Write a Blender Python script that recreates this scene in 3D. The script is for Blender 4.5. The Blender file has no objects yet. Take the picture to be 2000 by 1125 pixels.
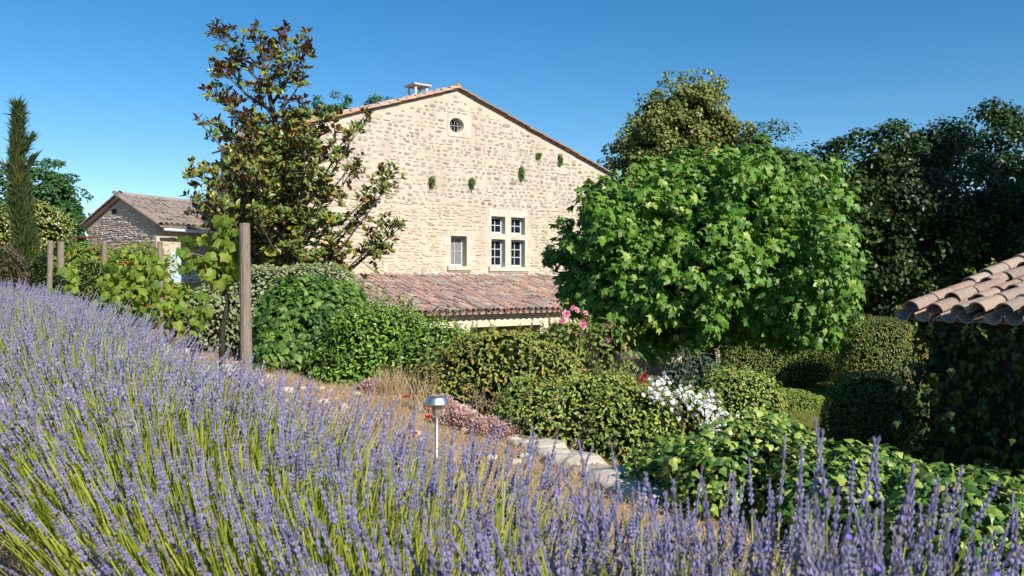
import bpy, math
import numpy as np
from mathutils import Vector, Matrix, geometry

rng = np.random.default_rng(11)
scene = bpy.context.scene
COL = scene.collection
F, CX, HY, EYE = 1700.0, 1000.0, 548.0, 1.45

# ---------------------------------------------------------------- camera, sky, sun, exposure
cam_data = bpy.data.cameras.new('camera')
cam = bpy.data.objects.new('camera', cam_data)
COL.objects.link(cam)
cam.location = (0, 0, EYE)
cam.rotation_euler = (math.radians(90), 0, 0)
cam_data.sensor_width = 36.0
cam_data.lens = F / 2000 * 36.0
cam_data.shift_y = -(562.5 - HY) / 2000
cam_data.clip_start = 0.05
cam_data.clip_end = 3000
cam_data.dof.use_dof = True
cam_data.dof.focus_distance = 14.0
cam_data.dof.aperture_fstop = 8.0
scene.camera = cam

SUN_EL = math.radians(35)
sh = np.array([0.62, -0.785]); sh /= np.linalg.norm(sh)
SUN = np.array([sh[0] * math.cos(SUN_EL), sh[1] * math.cos(SUN_EL), math.sin(SUN_EL)])
world = bpy.data.worlds.new('World')
scene.world = world
world.use_nodes = True
wn = world.node_tree
wn.nodes.clear()
sky = wn.nodes.new('ShaderNodeTexSky')
sky.sky_type = 'NISHITA'
sky.sun_disc = False
sky.sun_elevation = SUN_EL
sky.sun_rotation = math.atan2(SUN[0], SUN[1])
sky.altitude = 300
sky.air_density = 0.8
sky.dust_density = 0.3
sky.ozone_density = 1.0
hs = wn.nodes.new('ShaderNodeHueSaturation')
hs.inputs['Saturation'].default_value = 1.42
hs.inputs['Hue'].default_value = 0.495
bg = wn.nodes.new('ShaderNodeBackground')
bg.inputs['Strength'].default_value = 0.107
wo = wn.nodes.new('ShaderNodeOutputWorld')
wn.links.new(sky.outputs['Color'], hs.inputs['Color'])
wn.links.new(hs.outputs['Color'], bg.inputs['Color'])
wn.links.new(bg.outputs['Background'], wo.inputs['Surface'])

sun_data = bpy.data.lights.new('sun', 'SUN')
sun_data.energy = 4.7
sun_data.angle = math.radians(0.53)
sun_data.color = (1.0, 0.945, 0.86)
sun_ob = bpy.data.objects.new('sun', sun_data)
sun_ob.rotation_euler = Vector(-SUN).to_track_quat('-Z', 'Y').to_euler()
sun_ob.location = (20, -20, 30)
COL.objects.link(sun_ob)
scene.view_settings.view_transform = 'Standard'
scene.view_settings.look = 'None'
scene.view_settings.exposure = 0.42
scene.view_settings.gamma = 1.0
scene.render.engine = 'CYCLES'
scene.cycles.use_denoising = True
scene.cycles.max_bounces = 5
scene.cycles.diffuse_bounces = 2
scene.cycles.glossy_bounces = 2
scene.cycles.transmission_bounces = 4
scene.cycles.transparent_max_bounces = 4
scene.cycles.caustics_reflective = False
scene.cycles.caustics_refractive = False

# ---------------------------------------------------------------- helpers
def P(px, py, D):
    return np.array([(px - CX) / F * D, D, EYE - (py - HY) / F * D])

def unit(a):
    a = np.asarray(a, float)
    return a / np.maximum(np.linalg.norm(a, axis=-1, keepdims=True), 1e-9)

def rand_dirs(n):
    return unit(rng.normal(size=(n, 3)))

def tmpl(V, Fs):
    return (np.array(V, float), np.array([i for f in Fs for i in f], np.int64), np.array([len(f) for f in Fs], np.int64))

class G:
    """collects geometry and turns it into one mesh"""
    def __init__(s):
        s.v, s.l, s.t, s.n = [], [], [], 0
    def add(s, V, Fs):
        T = tmpl(V, Fs)
        s.v.append(T[0]); s.l.append(T[1] + s.n); s.t.append(T[2]); s.n += len(T[0])
        return s
    def scatter(s, T, locs, mats):
        V, L, Z = T
        N = len(locs)
        if N == 0:
            return s
        W = np.einsum('nij,vj->nvi', mats, V) + np.asarray(locs)[:, None, :]
        off = (np.arange(N) * len(V))[:, None]
        s.v.append(W.reshape(-1, 3)); s.l.append((L[None, :] + off).ravel() + s.n); s.t.append(np.tile(Z, N)); s.n += N * len(V)
        return s
    def mesh(s, name, mat, smooth=False):
        me = bpy.data.meshes.new(name)
        v = np.concatenate(s.v).astype(np.float32); l = np.concatenate(s.l).astype(np.int32); t = np.concatenate(s.t).astype(np.int32)
        me.vertices.add(len(v)); me.vertices.foreach_set('co', v.ravel())
        me.loops.add(len(l)); me.loops.foreach_set('vertex_index', l)
        st = np.zeros(len(t), np.int32); st[1:] = np.cumsum(t)[:-1]
        me.polygons.add(len(t)); me.polygons.foreach_set('loop_start', st)
        me.polygons.foreach_set('use_smooth', np.full(len(t), bool(smooth)))
        me.update(calc_edges=True)
        me.validate()
        if mat: me.materials.append(mat)
        return me

WL = {}
def put(name, data, parent=None, loc=(0, 0, 0), kind=None):
    o = bpy.data.objects.new(name, data)
    COL.objects.link(o)
    loc = np.asarray(loc, float)
    if parent is not None:
        o.parent = parent
        o.location = loc - WL[parent.as_pointer()]
    else:
        o.location = loc
    WL[o.as_pointer()] = loc
    if kind: o['kind'] = kind
    return o

def put_m(name, data, parent, M3, loc):
    o = bpy.data.objects.new(name, data)
    COL.objects.link(o)
    b = WL[parent.as_pointer()]
    o.parent = parent
    M = Matrix([[*M3[0], loc[0] - b[0]], [*M3[1], loc[1] - b[1]], [*M3[2], loc[2] - b[2]], [0, 0, 0, 1]])
    o.matrix_basis = M
    WL[o.as_pointer()] = np.asarray(loc, float)
    return o

def thing(name, label, cat, loc=(0, 0, 0), group=None, data=None, kind=None):
    o = put(name, data, None, loc, kind)
    o['label'] = label; o['category'] = cat
    if group: o['group'] = group
    return o

def frames(y, z):
    y = unit(y); z = np.asarray(z, float)
    x = np.cross(y, z)
    bad = np.linalg.norm(x, axis=1) < 1e-4
    x[bad] = np.cross(y[bad], rand_dirs(bad.sum()))
    x = unit(x); z = np.cross(x, y)
    return np.stack([x, y, z], axis=2)

def tube(pts, rad, n=6, cap=True):
    pts = np.asarray(pts, float); m = len(pts)
    rad = np.broadcast_to(np.asarray(rad, float), (m,))
    d = np.gradient(pts, axis=0); d = unit(d)
    ref = np.array([0, 0, 1.0]) if abs(d[0][2]) < 0.9 else np.array([1.0, 0, 0])
    V = []
    for i in range(m):
        a = unit(np.cross(d[i], ref)); b = np.cross(d[i], a)
        for k in range(n):
            th = 2 * math.pi * k / n
            V.append(pts[i] + rad[i] * (math.cos(th) * a + math.sin(th) * b))
    Fs = [(i * n + k, i * n + (k + 1) % n, (i + 1) * n + (k + 1) % n, (i + 1) * n + k) for i in range(m - 1) for k in range(n)]
    if cap:
        Fs.append(tuple(range(n))[::-1]); Fs.append(tuple((m - 1) * n + k for k in range(n)))
    return np.array(V), Fs

def lathe(prof, n=24):
    V = [(r * math.cos(2 * math.pi * k / n), r * math.sin(2 * math.pi * k / n), z) for r, z in prof for k in range(n)]
    m = len(prof)
    Fs = [(i * n + k, i * n + (k + 1) % n, (i + 1) * n + (k + 1) % n, (i + 1) * n + k) for i in range(m - 1) for k in range(n)]
    Fs.append(tuple(range(n))[::-1]); Fs.append(tuple((m - 1) * n + k for k in range(n)))
    return np.array(V), Fs

BOXF = [(0, 3, 2, 1), (4, 5, 6, 7), (0, 1, 5, 4), (1, 2, 6, 5), (2, 3, 7, 6), (3, 0, 4, 7)]
def box8(o, a, b, c):
    o, a, b, c = map(lambda q: np.asarray(q, float), (o, a, b, c))
    return np.array([o, o + a, o + a + b, o + b, o + c, o + a + c, o + a + b + c, o + b + c]), BOXF

def noise3(p, f, seed=0):
    r = np.random.default_rng(seed + 100)
    out = 0
    for i in range(7):
        k = r.normal(size=3) * f; ph = r.uniform(0, 6.28)
        out = out + np.sin(p @ k + ph)
    return out / 3.5

# ---------------------------------------------------------------- materials
def newmat(name):
    m = bpy.data.materials.new(name); m.use_nodes = True
    nt = m.node_tree; nt.nodes.clear()
    out = nt.nodes.new('ShaderNodeOutputMaterial')
    b = nt.nodes.new('ShaderNodeBsdfPrincipled')
    nt.links.new(b.outputs[0], out.inputs[0])
    return m, nt, b, out

def ramp(nt, cols, inp=None, interp='LINEAR'):
    r = nt.nodes.new('ShaderNodeValToRGB')
    r.color_ramp.interpolation = interp
    e = r.color_ramp.elements
    while len(e) < len(cols): e.new(0.5)
    for i, (p, c) in enumerate(cols):
        e[i].position = p; e[i].color = (*c, 1)
    if inp is not None: nt.links.new(inp, r.inputs[0])
    return r

def rnd_socket(nt):
    oi = nt.nodes.new('ShaderNodeObjectInfo'); ge = nt.nodes.new('ShaderNodeNewGeometry')
    a = nt.nodes.new('ShaderNodeMath'); a.operation = 'ADD'
    nt.links.new(oi.outputs['Random'], a.inputs[0]); nt.links.new(ge.outputs['Random Per Island'], a.inputs[1])
    f = nt.nodes.new('ShaderNodeMath'); f.operation = 'FRACT'
    nt.links.new(a.outputs[0], f.inputs[0])
    return f.outputs[0], ge

def leafmat(name, cols, rough=0.45, trans=0.25, back=None, spec=0.25):
    m, nt, b, out = newmat(name)
    s, ge = rnd_socket(nt)
    n = len(cols)
    pts = [(i / max(n - 1, 1), c) if not (len(c) == 2) else c for i, c in enumerate(cols)]
    r = ramp(nt, pts, s)
    col = r.outputs[0]
    if back:
        rb = ramp(nt, [(i / max(len(back) - 1, 1), c) for i, c in enumerate(back)], s)
        mx = nt.nodes.new('ShaderNodeMix'); mx.data_type = 'RGBA'
        nt.links.new(ge.outputs['Backfacing'], mx.inputs[0])
        nt.links.new(col, mx.inputs[6]); nt.links.new(rb.outputs[0], mx.inputs[7])
        col = mx.outputs[2]
    nt.links.new(col, b.inputs['Base Color'])
    b.inputs['Roughness'].default_value = rough
    b.inputs['Specular IOR Level'].default_value = spec
    if trans > 0:
        t = nt.nodes.new('ShaderNodeBsdfTranslucent')
        hsv = nt.nodes.new('ShaderNodeHueSaturation'); hsv.inputs['Saturation'].default_value = 1.1; hsv.inputs['Value'].default_value = 1.3
        nt.links.new(col, hsv.inputs['Color']); nt.links.new(hsv.outputs[0], t.inputs[0])
        mx = nt.nodes.new('ShaderNodeMixShader'); mx.inputs[0].default_value = trans * .75
        nt.links.new(b.outputs[0], mx.inputs[1]); nt.links.new(t.outputs[0], mx.inputs[2])
        nt.links.new(mx.outputs[0], out.inputs[0])
    return m

def mattex(name, cols, scale=5, detail=6, bump=0.3, bscale=30, rough=0.9, rnd=None, rmix=0.6, stretch=(1, 1, 1), spots=None, metallic=0):
    """noise coloured surface; rnd = ramp of per-piece colours mixed in"""
    m, nt, b, out = newmat(name)
    tc = nt.nodes.new('ShaderNodeTexCoord')
    mp = nt.nodes.new('ShaderNodeMapping'); mp.inputs['Scale'].default_value = stretch
    geo = nt.nodes.new('ShaderNodeNewGeometry')
    nt.links.new(geo.outputs['Position'], mp.inputs[0])
    nz = nt.nodes.new('ShaderNodeTexNoise'); nz.inputs['Scale'].default_value = scale; nz.inputs['Detail'].default_value = detail
    nz.inputs['Roughness'].default_value = 0.65
    nt.links.new(mp.outputs[0], nz.inputs['Vector'])
    n = len(cols)
    r = ramp(nt, [(0.28 + 0.44 * i / max(n - 1, 1), c) for i, c in enumerate(cols)], nz.outputs['Fac'])
    col = r.outputs[0]
    if rnd:
        s, _ = rnd_socket(nt)
        rr = ramp(nt, [(i / max(len(rnd) - 1, 1), c) for i, c in enumerate(rnd)], s)
        mx = nt.nodes.new('ShaderNodeMix'); mx.data_type = 'RGBA'; mx.inputs[0].default_value = rmix
        nt.links.new(col, mx.inputs[6]); nt.links.new(rr.outputs[0], mx.inputs[7]); col = mx.outputs[2]
    if spots:
        ns = nt.nodes.new('ShaderNodeTexNoise'); ns.inputs['Scale'].default_value = spots[0]; ns.inputs['Detail'].default_value = 5; ns.inputs['Roughness'].default_value = 0.75
        nt.links.new(mp.outputs[0], ns.inputs['Vector'])
        rs = ramp(nt, [(spots[2], (0, 0, 0)), (spots[2] + 0.07, (1, 1, 1))], ns.outputs['Fac'])
        mx = nt.nodes.new('ShaderNodeMix'); mx.data_type = 'RGBA'
        nt.links.new(rs.outputs[0], mx.inputs[0]); nt.links.new(col, mx.inputs[6]); mx.inputs[7].default_value = (*spots[1], 1); col = mx.outputs[2]
    nt.links.new(col, b.inputs['Base Color'])
    b.inputs['Roughness'].default_value = rough; b.inputs['Metallic'].default_value = metallic
    b.inputs['Specular IOR Level'].default_value = 0.25
    if bump:
        nb = nt.nodes.new('ShaderNodeTexNoise'); nb.inputs['Scale'].default_value = bscale; nb.inputs['Detail'].default_value = 6
        nt.links.new(mp.outputs[0], nb.inputs['Vector'])
        bp = nt.nodes.new('ShaderNodeBump'); bp.inputs['Strength'].default_value = bump; bp.inputs['Distance'].default_value = 0.03
        nt.links.new(nb.outputs['Fac'], bp.inputs['Height']); nt.links.new(bp.outputs[0], b.inputs['Normal'])
    return m

M = {}
M['mortar'] = mattex('lime_mortar', [(.44, .37, .285), (.57, .485, .375), (.64, .555, .445)], 1.3, 10, .6, 22, stretch=(1, 1, .55), spots=(1.3, (.47, .405, .325), .56))
M['stone_up'] = mattex('rubble_stone', [(.36, .315, .265), (.52, .46, .38)], 11, 7, .8, 30, rnd=[(.16, .13, .11), (.28, .24, .205), (.38, .335, .285), (.31, .28, .25), (.50, .435, .345), (.42, .375, .32), (.56, .51, .44), (.36, .28, .21)], rmix=.68, spots=(26, (.24, .205, .17), .60))
M['stone_low'] = mattex('coursed_stone', [(.50, .40, .28), (.63, .51, .36)], 14, 6, .6, 40, rnd=[(.42, .345, .26), (.56, .46, .335), (.62, .52, .385), (.55, .48, .385), (.36, .31, .25), (.66, .58, .46)], rmix=.68, spots=(20, (.40, .34, .26), .62))
M['quoin'] = mattex('dressed_stone', [(.50, .44, .35), (.62, .55, .44)], 6, 6, .3, 30, rnd=[(.30, .25, .19), (.60, .54, .44), (.55, .46, .34)], rmix=.6)
M['dressed'] = mattex('pale_dressed_limestone', [(.46, .40, .31), (.58, .52, .42), (.66, .60, .50)], 3, 8, .25, 25, spots=(7, (.36, .33, .28), .62))
M['shed_stone'] = mattex('grey_dry_stone', [(.46, .41, .35), (.60, .55, .475)], 10, 6, .4, 30, rnd=[(.38, .335, .285), (.54, .485, .42), (.64, .585, .51), (.56, .485, .40), (.68, .63, .56)], rmix=.7)
M['shed_joint'] = mattex('joint_earth', [(.30, .26, .21), (.44, .38, .31)], 4, 6, .5, 20)
M['tile_old'] = mattex('weathered_clay_tile', [(.30, .235, .205), (.44, .345, .29)], 9, 6, .5, 40, rnd=[(.22, .165, .145), (.32, .24, .21), (.50, .28, .21), (.34, .29, .265), (.62, .28, .17), (.42, .29, .24), (.64, .51, .36), (.37, .33, .305), (.60, .35, .26), (.28, .21, .185), (.66, .40, .30)], rmix=.82, spots=(6, (.40, .385, .36), .55))
M['tile_red'] = mattex('salmon_clay_tile', [(.45, .24, .16), (.58, .33, .23)], 9, 6, .4, 40, rnd=[(.55, .24, .14), (.60, .34, .24), (.42, .25, .18), (.36, .30, .25), (.60, .42, .28)], rmix=.7)
M['tile_grey'] = mattex('dark_weathered_rake_tile', [(.20, .13, .10), (.30, .20, .15)], 9, 6, .4, 40, rnd=[(.19, .12, .09), (.30, .18, .13), (.24, .17, .14)], rmix=.7)
M['tile_pink'] = mattex('sunbleached_clay_tile', [(.28, .20, .155), (.44, .33, .26)], 9, 8, .6, 60, rnd=[(.46, .24, .18), (.32, .26, .215), (.50, .40, .31), (.40, .23, .17), (.27, .225, .19), (.52, .36, .25), (.42, .32, .255)], rmix=.66, spots=(22, (.22, .20, .175), .565))
M['tile_shed'] = mattex('brown_shed_tile', [(.25, .19, .16), (.35, .275, .235)], 8, 6, .5, 30, rnd=[(.20, .15, .13), (.30, .23, .20), (.37, .265, .215), (.30, .27, .245), (.24, .20, .18)], rmix=.72, spots=(5, (.31, .29, .26), .54))
M['cream'] = mattex('cream_render', [(.66, .56, .41), (.74, .64, .48)], 2, 5, .15, 30)
M['shutter'] = mattex('pale_blue_paint', [(.42, .56, .62), (.50, .63, .68)], 5, 4, .1, 30, rough=.6)
M['casement'] = mattex('grey_blue_casement_paint', [(.46, .55, .55), (.52, .60, .59)], 5, 4, .05, 30, rough=.5)
M['white_metal'] = mattex('pale_zinc', [(.58, .58, .56), (.66, .66, .64)], 5, 4, 0, 30, rough=.5)
M['dark'] = mattex('dark_interior', [(.012, .012, .013), (.02, .02, .02)], 5, 2, 0)
M['curtain'] = mattex('grey_blind', [(.20, .19, .185), (.24, .23, .22)], 5, 3, 0)
M['iron'] = mattex('painted_iron_bar', [(.22, .23, .26), (.28, .29, .32)], 5, 3, 0, rough=.6)
M['rust'] = mattex('rusty_pipe', [(.10, .05, .035), (.18, .09, .06)], 15, 4, .2, rough=.8)
M['post'] = mattex('weathered_grey_wood', [(.17, .135, .10), (.27, .225, .17), (.33, .285, .225)], 9, 8, .6, 30, stretch=(6, 6, .6), spots=(30, (.12, .10, .08), .66))
M['bark'] = mattex('grey_brown_bark', [(.07, .055, .042), (.13, .105, .08)], 8, 6, .6, 20)
M['bark_dark'] = mattex('dark_bark', [(.035, .028, .022), (.06, .05, .04)], 8, 6, .6, 20)
M['twig'] = mattex('pale_twig', [(.20, .155, .11), (.30, .24, .18)], 20, 3, 0)
M['rock'] = mattex('pale_limestone', [(.38, .32, .24), (.56, .485, .38), (.66, .59, .48)], 3, 8, .7, 12, spots=(5, (.33, .30, .26), .6))
M['soil'] = mattex('garden_soil', [(.09, .065, .042), (.16, .12, .08)], 2, 8, .6, 15)
M['dry'] = mattex('dry_straw_ground', [(.26, .17, .10), (.38, .26, .16), (.46, .33, .21)], 5, 9, .8, 25, spots=(3, (.20, .14, .085), .58))
M['lawn'] = mattex('mown_lawn', [(.13, .15, .025), (.19, .21, .04)], 6, 8, .6, 60)
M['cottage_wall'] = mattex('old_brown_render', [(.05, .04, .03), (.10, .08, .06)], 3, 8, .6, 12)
M['retwall'] = mattex('retaining_wall_stone', [(.24, .20, .15), (.36, .31, .24)], 3, 8, .8, 8)

def glassmat():
    m, nt, b, out = newmat('window_glass')
    b.inputs['Base Color'].default_value = (.012, .014, .018, 1); b.inputs['Roughness'].default_value = .08
    b.inputs['Specular IOR Level'].default_value = .6
    return m
M['glass'] = glassmat()
def plastic():
    m, nt, b, out = newmat('frosted_lamp_lens')
    b.inputs['Base Color'].default_value = (.62, .50, .40, 1); b.inputs['Roughness'].default_value = .25
    b.inputs['Transmission Weight'].default_value = .55
    return m
M['lens'] = plastic()
def steel():
    m, nt, b, out = newmat('brushed_steel')
    b.inputs['Base Color'].default_value = (.78, .76, .73, 1); b.inputs['Roughness'].default_value = .42; b.inputs['Metallic'].default_value = 1
    return m
M['steel'] = steel()

# foliage
M['l_plane'] = leafmat('plane_tree_leaf', [(.0446, .1147, .01402), (.07646, .1784, .02039), (.1083, .2358, .02549), (.1466, .2931, .03568), (.08921, .2039, .02294), (.3568, .4333, .09558)], .42, .22, spec=.3)
M['l_plane2'] = leafmat('darker_plane_leaf', [(.045, .10, .014), (.075, .15, .02), (.11, .20, .028)], .42, .2)  # slightly darker greens for the second plane tree
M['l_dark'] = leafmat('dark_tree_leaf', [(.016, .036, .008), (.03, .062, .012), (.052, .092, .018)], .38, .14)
M['l_linden'] = leafmat('linden_leaf_with_bracts', [(.075, .105, .02), (.14, .17, .034), (.25, .265, .06), (.35, .345, .11)], .5, .22)
M['l_round'] = leafmat('dark_round_tree_leaf', [(.0252, .07, .0168), (.0448, .1092, .0252), (.063, .14, .0308)], .45, .15)
M['l_cyp'] = leafmat('cypress_scale_leaf', [(.03, .052, .014), (.06, .095, .026), (.11, .135, .042)], .6, .1)
M['l_cyp2'] = leafmat('bright_cypress_leaf', [(.06, .11, .014), (.10, .16, .022)], .6, .15)
M['l_mag'] = leafmat('magnolia_leaf', [(.045, .08, .015), (.085, .14, .024), (.15, .20, .03), (.22, .25, .038), (.11, .16, .026), (.14, .185, .028), (.12, .17, .022), (.45, .29, .02)], .38, .08, back=[(.10, .038, .018), (.17, .065, .028), (.22, .095, .042)], spec=.5)
M['l_vine'] = leafmat('grape_vine_leaf', [(.075, .145, .016), (.12, .205, .024), (.19, .27, .034), (.27, .32, .045), (.10, .175, .02), (.34, .34, .05)], .5, .35)
M['l_bay'] = leafmat('laurel_ivy_leaf', [(.0253, .06325, .0115), (.05175, .115, .0184), (.09775, .184, .0276), (.1725, .2645, .046)], .45, .15, spec=.3)
M['l_bright'] = leafmat('bright_privet_leaf', [(.06698, .1507, .02009), (.1256, .2512, .03014), (.2009, .3349, .04354), (.2846, .4102, .06698)], .4, .22)
M['l_grey'] = leafmat('grey_green_leaf', [(.1004, .1313, .05405), (.1853, .224, .09266), (.2934, .3167, .1544), (.3707, .3861, .2084)], .5, .15)
M['l_olive'] = leafmat('olive_bronze_leaf', [(.08867, .1393, .0304), (.1773, .2406, .04561), (.2787, .3165, .06587), (.38, .304, .076), (.2027, .2787, .05067)], .4, .18)
M['l_clip'] = leafmat('clipped_shrub_leaf', [(.08561, .159, .02936), (.1712, .269, .04403), (.2813, .3791, .06849), (.3913, .4525, .1101), (.3425, .2936, .07338)], .38, .2)
M['l_box'] = leafmat('box_hedge_leaf', [(.05897, .1021, .02268), (.1135, .1702, .03175), (.193, .2382, .0499), (.261, .2156, .06804)], .4, .15)
M['l_boxg'] = leafmat('box_cushion_leaf', [(.1256, .1884, .03517), (.2134, .2889, .05023), (.3014, .3767, .07535)], .4, .2)
M['l_gold'] = leafmat('golden_leaf', [(.28, .24, .02), (.42, .30, .02), (.5, .22, .012)], .5, .3)
M['l_ivy'] = leafmat('ivy_leaf', [(.03796, .09487, .01724), (.069, .1553, .02416), (.1294, .2329, .0345), (.2587, .345, .0552), (.3967, .4313, .08624)], .40, .14, spec=.4)
M['l_creep'] = leafmat('creeper_leaf', [(.06, .12, .016), (.12, .19, .026), (.22, .26, .035), (.34, .22, .04)], .4, .3)
M['l_creepdark'] = leafmat('shaded_creeper_leaf', [(.012, .03, .006), (.02, .045, .008), (.03, .06, .012), (.08, .12, .02)], .35, .1)  # darkened copy of the creeper leaf, the wall's shade put into its colour
M['l_rose'] = leafmat('rose_leaf', [(.08424, .1498, .02995), (.1591, .2434, .0468), (.2621, .3182, .07488), (.3182, .1872, .07488)], .38, .2)
M['l_rosegrey'] = leafmat('grey_rose_leaf', [(.07, .11, .06), (.11, .16, .09)], .45, .2)
M['core'] = leafmat('shade_core', [(.010, .016, .005), (.016, .022, .007)], 1.0, 0, spec=0)  # solid near-black filler; shade between the leaves is put into its colour
M['pink'] = leafmat('pink_petal', [(.75, .22, .36), (.80, .42, .50)], .5, .3)
M['red'] = leafmat('crimson_petal', [(.30, .008, .03), (.48, .015, .06)], .5, .2)
M['white'] = leafmat('white_petal', [(.80, .79, .74), (.88, .87, .84)], .6, .25)
M['poppy'] = leafmat('poppy_petal', [(.75, .05, .02), (.85, .10, .04)], .5, .35)
M['orange'] = leafmat('orange_petal', [(.80, .30, .02), (.85, .45, .02)], .5, .3)
M['sedum'] = leafmat('pink_stonecrop', [(.42, .22, .20), (.58, .34, .31), (.64, .44, .40), (.30, .24, .14)], .7, .15)
M['straw'] = leafmat('straw_blade', [(.36, .24, .13), (.52, .37, .22), (.62, .47, .29), (.28, .24, .09)], .8, .2)
M['drytwig'] = leafmat('dry_brown_twig', [(.10, .065, .05), (.16, .11, .085)], .8, .05)
M['lav'] = leafmat('lavender_calyx', [(.125, .12, .205), (.185, .175, .305), (.245, .23, .375), (.315, .30, .415), (.215, .19, .355), (.28, .27, .35), (.25, .21, .20), (.22, .205, .36)], .8, .12, spec=.1)
M['lavfresh'] = leafmat('lavender_floret', [(.22, .15, .72), (.30, .22, .80)], .6, .3)
M['lavstem'] = leafmat('lavender_stem', [(.15, .20, .022), (.25, .31, .035), (.34, .39, .05), (.42, .42, .08)], .6, .15, spec=.2)
M['lavleaf'] = leafmat('lavender_leaf', [(.065, .1105, .0195), (.117, .182, .0325), (.169, .234, .0585)], .6, .2)
M['grass'] = leafmat('lawn_blade', [(.1375, .1625, .0275), (.2125, .2313, .04), (.2875, .2875, .0625)], .6, .2)

# ---------------------------------------------------------------- leaf templates (base at 0, length along +Y, upper side +Z)
def mirror_leaf(right, center, droop=.10):
    pts = [(0, 0)] + right[:-1] + [right[-1]] + [(-x, y) for x, y in right[:-1]][::-1]
    V = [(center[0], center[1], 0.035)] + [(x, y, -droop * (x * x * 1.6 + max(0, y - .4) ** 2)) for x, y in pts]
    n = len(pts)
    return tmpl(V, [(0, 1 + i, 1 + (i + 1) % n) for i in range(n)])
T_PLANE = mirror_leaf([(.13, .0), (.46, .03), (.31, .27), (.60, .55), (.25, .57), (.20, .78), (0, 1.05)], (0, .34), .35)
T_VINE = mirror_leaf([(.22, -.10), (.47, .10), (.43, .34), (.52, .60), (.28, .70), (0, 1.0)], (0, .38), .45)
T_IVY = mirror_leaf([(.20, -.10), (.50, .16), (.27, .45), (0, 1.0)], (0, .28), .30)
T_OVAL = tmpl([(0, 0, 0), (0, .4, -.02), (0, .75, -.03), (0, 1, -.10), (-.22, .34, .06), (-.19, .7, .03), (.22, .34, .06), (.19, .7, .03)],
              [(0, 1, 4), (1, 2, 5, 4), (2, 3, 5), (0, 6, 1), (1, 6, 7, 2), (2, 7, 3)])
T_DIA = tmpl([(0, 0, 0), (.27, .5, .06), (0, 1, -.04), (-.27, .5, .06)], [(0, 1, 2), (0, 2, 3)])
T_WIDE = tmpl([(0, 0, 0), (.36, .3, .05), (.3, .72, .02), (0, 1, -.08), (-.3, .72, .02), (-.36, .3, .05)], [(0, 1, 2, 3), (0, 3, 4, 5)])
T_SPRAY = tmpl([(0, 0, 0), (.065, .45, .04), (0, 1, 0), (-.065, .45, .04)], [(0, 1, 2), (0, 2, 3)])
T_BLADE = tmpl([(-.02, 0, 0), (.02, 0, 0), (.012, .6, .04), (0, 1, .14), (-.012, .6, .04)], [(0, 1, 2, 4), (4, 2, 3)])

# ---------------------------------------------------------------- foliage
CAMP = np.array([0, 0, EYE])

def blob_points(n, c, axes, p=2.2, amp=.1, freq=2.0, seed=0, back=.25, zmin=None):
    c = np.asarray(c, float); ax = np.asarray(axes, float)
    m = n * 6
    u = rand_dirs(m)
    r = (np.abs(u / ax) ** p).sum(1) ** (-1 / p)
    q = u * r[:, None]
    g = unit(np.sign(q) * np.abs(q / ax) ** (p - 1) / ax)
    w = r ** 2 / np.maximum((g * u).sum(1), .15)
    view = unit(CAMP - (c + q))
    w = np.where((g * view).sum(1) < -.15, w * back, w)
    if zmin is not None: w = np.where(q[:, 2] + c[2] < zmin, 0, w)
    idx = rng.choice(m, n, p=w / w.sum(), replace=True)
    q, g = q[idx], g[idx]
    d = noise3(q + c, freq, seed) * amp + noise3(q + c, freq * 2.7, seed + 5) * amp * .45
    return c + q + g * d[:, None], g

def blob_core(c, axes, p, amp, freq, seed, scale, mat, nu=24, nv=14):
    c = np.asarray(c, float); ax = np.asarray(axes, float)
    th = np.linspace(0, math.pi, nv); ph = np.linspace(0, 2 * math.pi, nu, endpoint=False)
    V = []
    for t in th:
        for f in ph:
            V.append((math.sin(t) * math.cos(f), math.sin(t) * math.sin(f), math.cos(t)))
    u = np.array(V)
    r = (np.abs(u / ax) ** p).sum(1) ** (-1 / p)
    q = u * r[:, None]
    g = unit(np.sign(q) * np.abs(q / ax) ** (p - 1) / ax)
    q = q + g * (noise3(q + c, freq, seed) * amp + noise3(q + c, freq * 2.7, seed + 5) * amp * .45)[:, None]
    V = c + q * scale
    Fs = [(i * nu + k, (i + 1) * nu + k, (i + 1) * nu + (k + 1) % nu, i * nu + (k + 1) % nu) for i in range(nv - 1) for k in range(nu)]
    return V, Fs

def leaf_frames(nrm, jit=.6, droop=.3, upb=.25, outb=.25):
    n = len(nrm)
    z = unit(nrm + rand_dirs(n) * jit + np.array([0, 0, upb]) + SUN * .45)
    y = unit(rand_dirs(n) + np.array([0, 0, -droop]) + nrm * outb)
    y = unit(y - (y * z).sum(1, keepdims=True) * z * .8)
    return frames(y, z)

def pick_front(pos, size, n):
    D = np.linalg.norm(pos - CAMP, axis=1)
    return np.argsort(-(size / D) * rng.uniform(.75, 1, len(D)) )[:n]

def foliage(parent, pos, R, size, T, mat, ind=0, name='leaf', mass='crown', score=None, sub=None):
    """the ind leaves that show largest as objects, the rest as one mass"""
    sel = np.zeros(len(pos), bool)
    if ind:
        sc = score if score is not None else np.zeros(len(pos))
        k = np.argsort(-sc)[:ind]
        sel[k] = True
        me = G().add(T[0], split(T)).mesh(name, mat)
        for i in np.where(sel)[0]:
            put_m(name, me, parent, R[i] * size[i], pos[i])
    if (~sel).any():
        g = G().scatter(T, pos[~sel], R[~sel] * size[~sel][:, None, None])
        return put(mass, g.mesh(mass, mat), parent, (0, 0, 0), 'stuff')

def split(T):
    out, k = [], 0
    for s in T[2]:
        out.append(tuple(int(i) for i in T[1][k:k + s])); k += s
    return out

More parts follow.
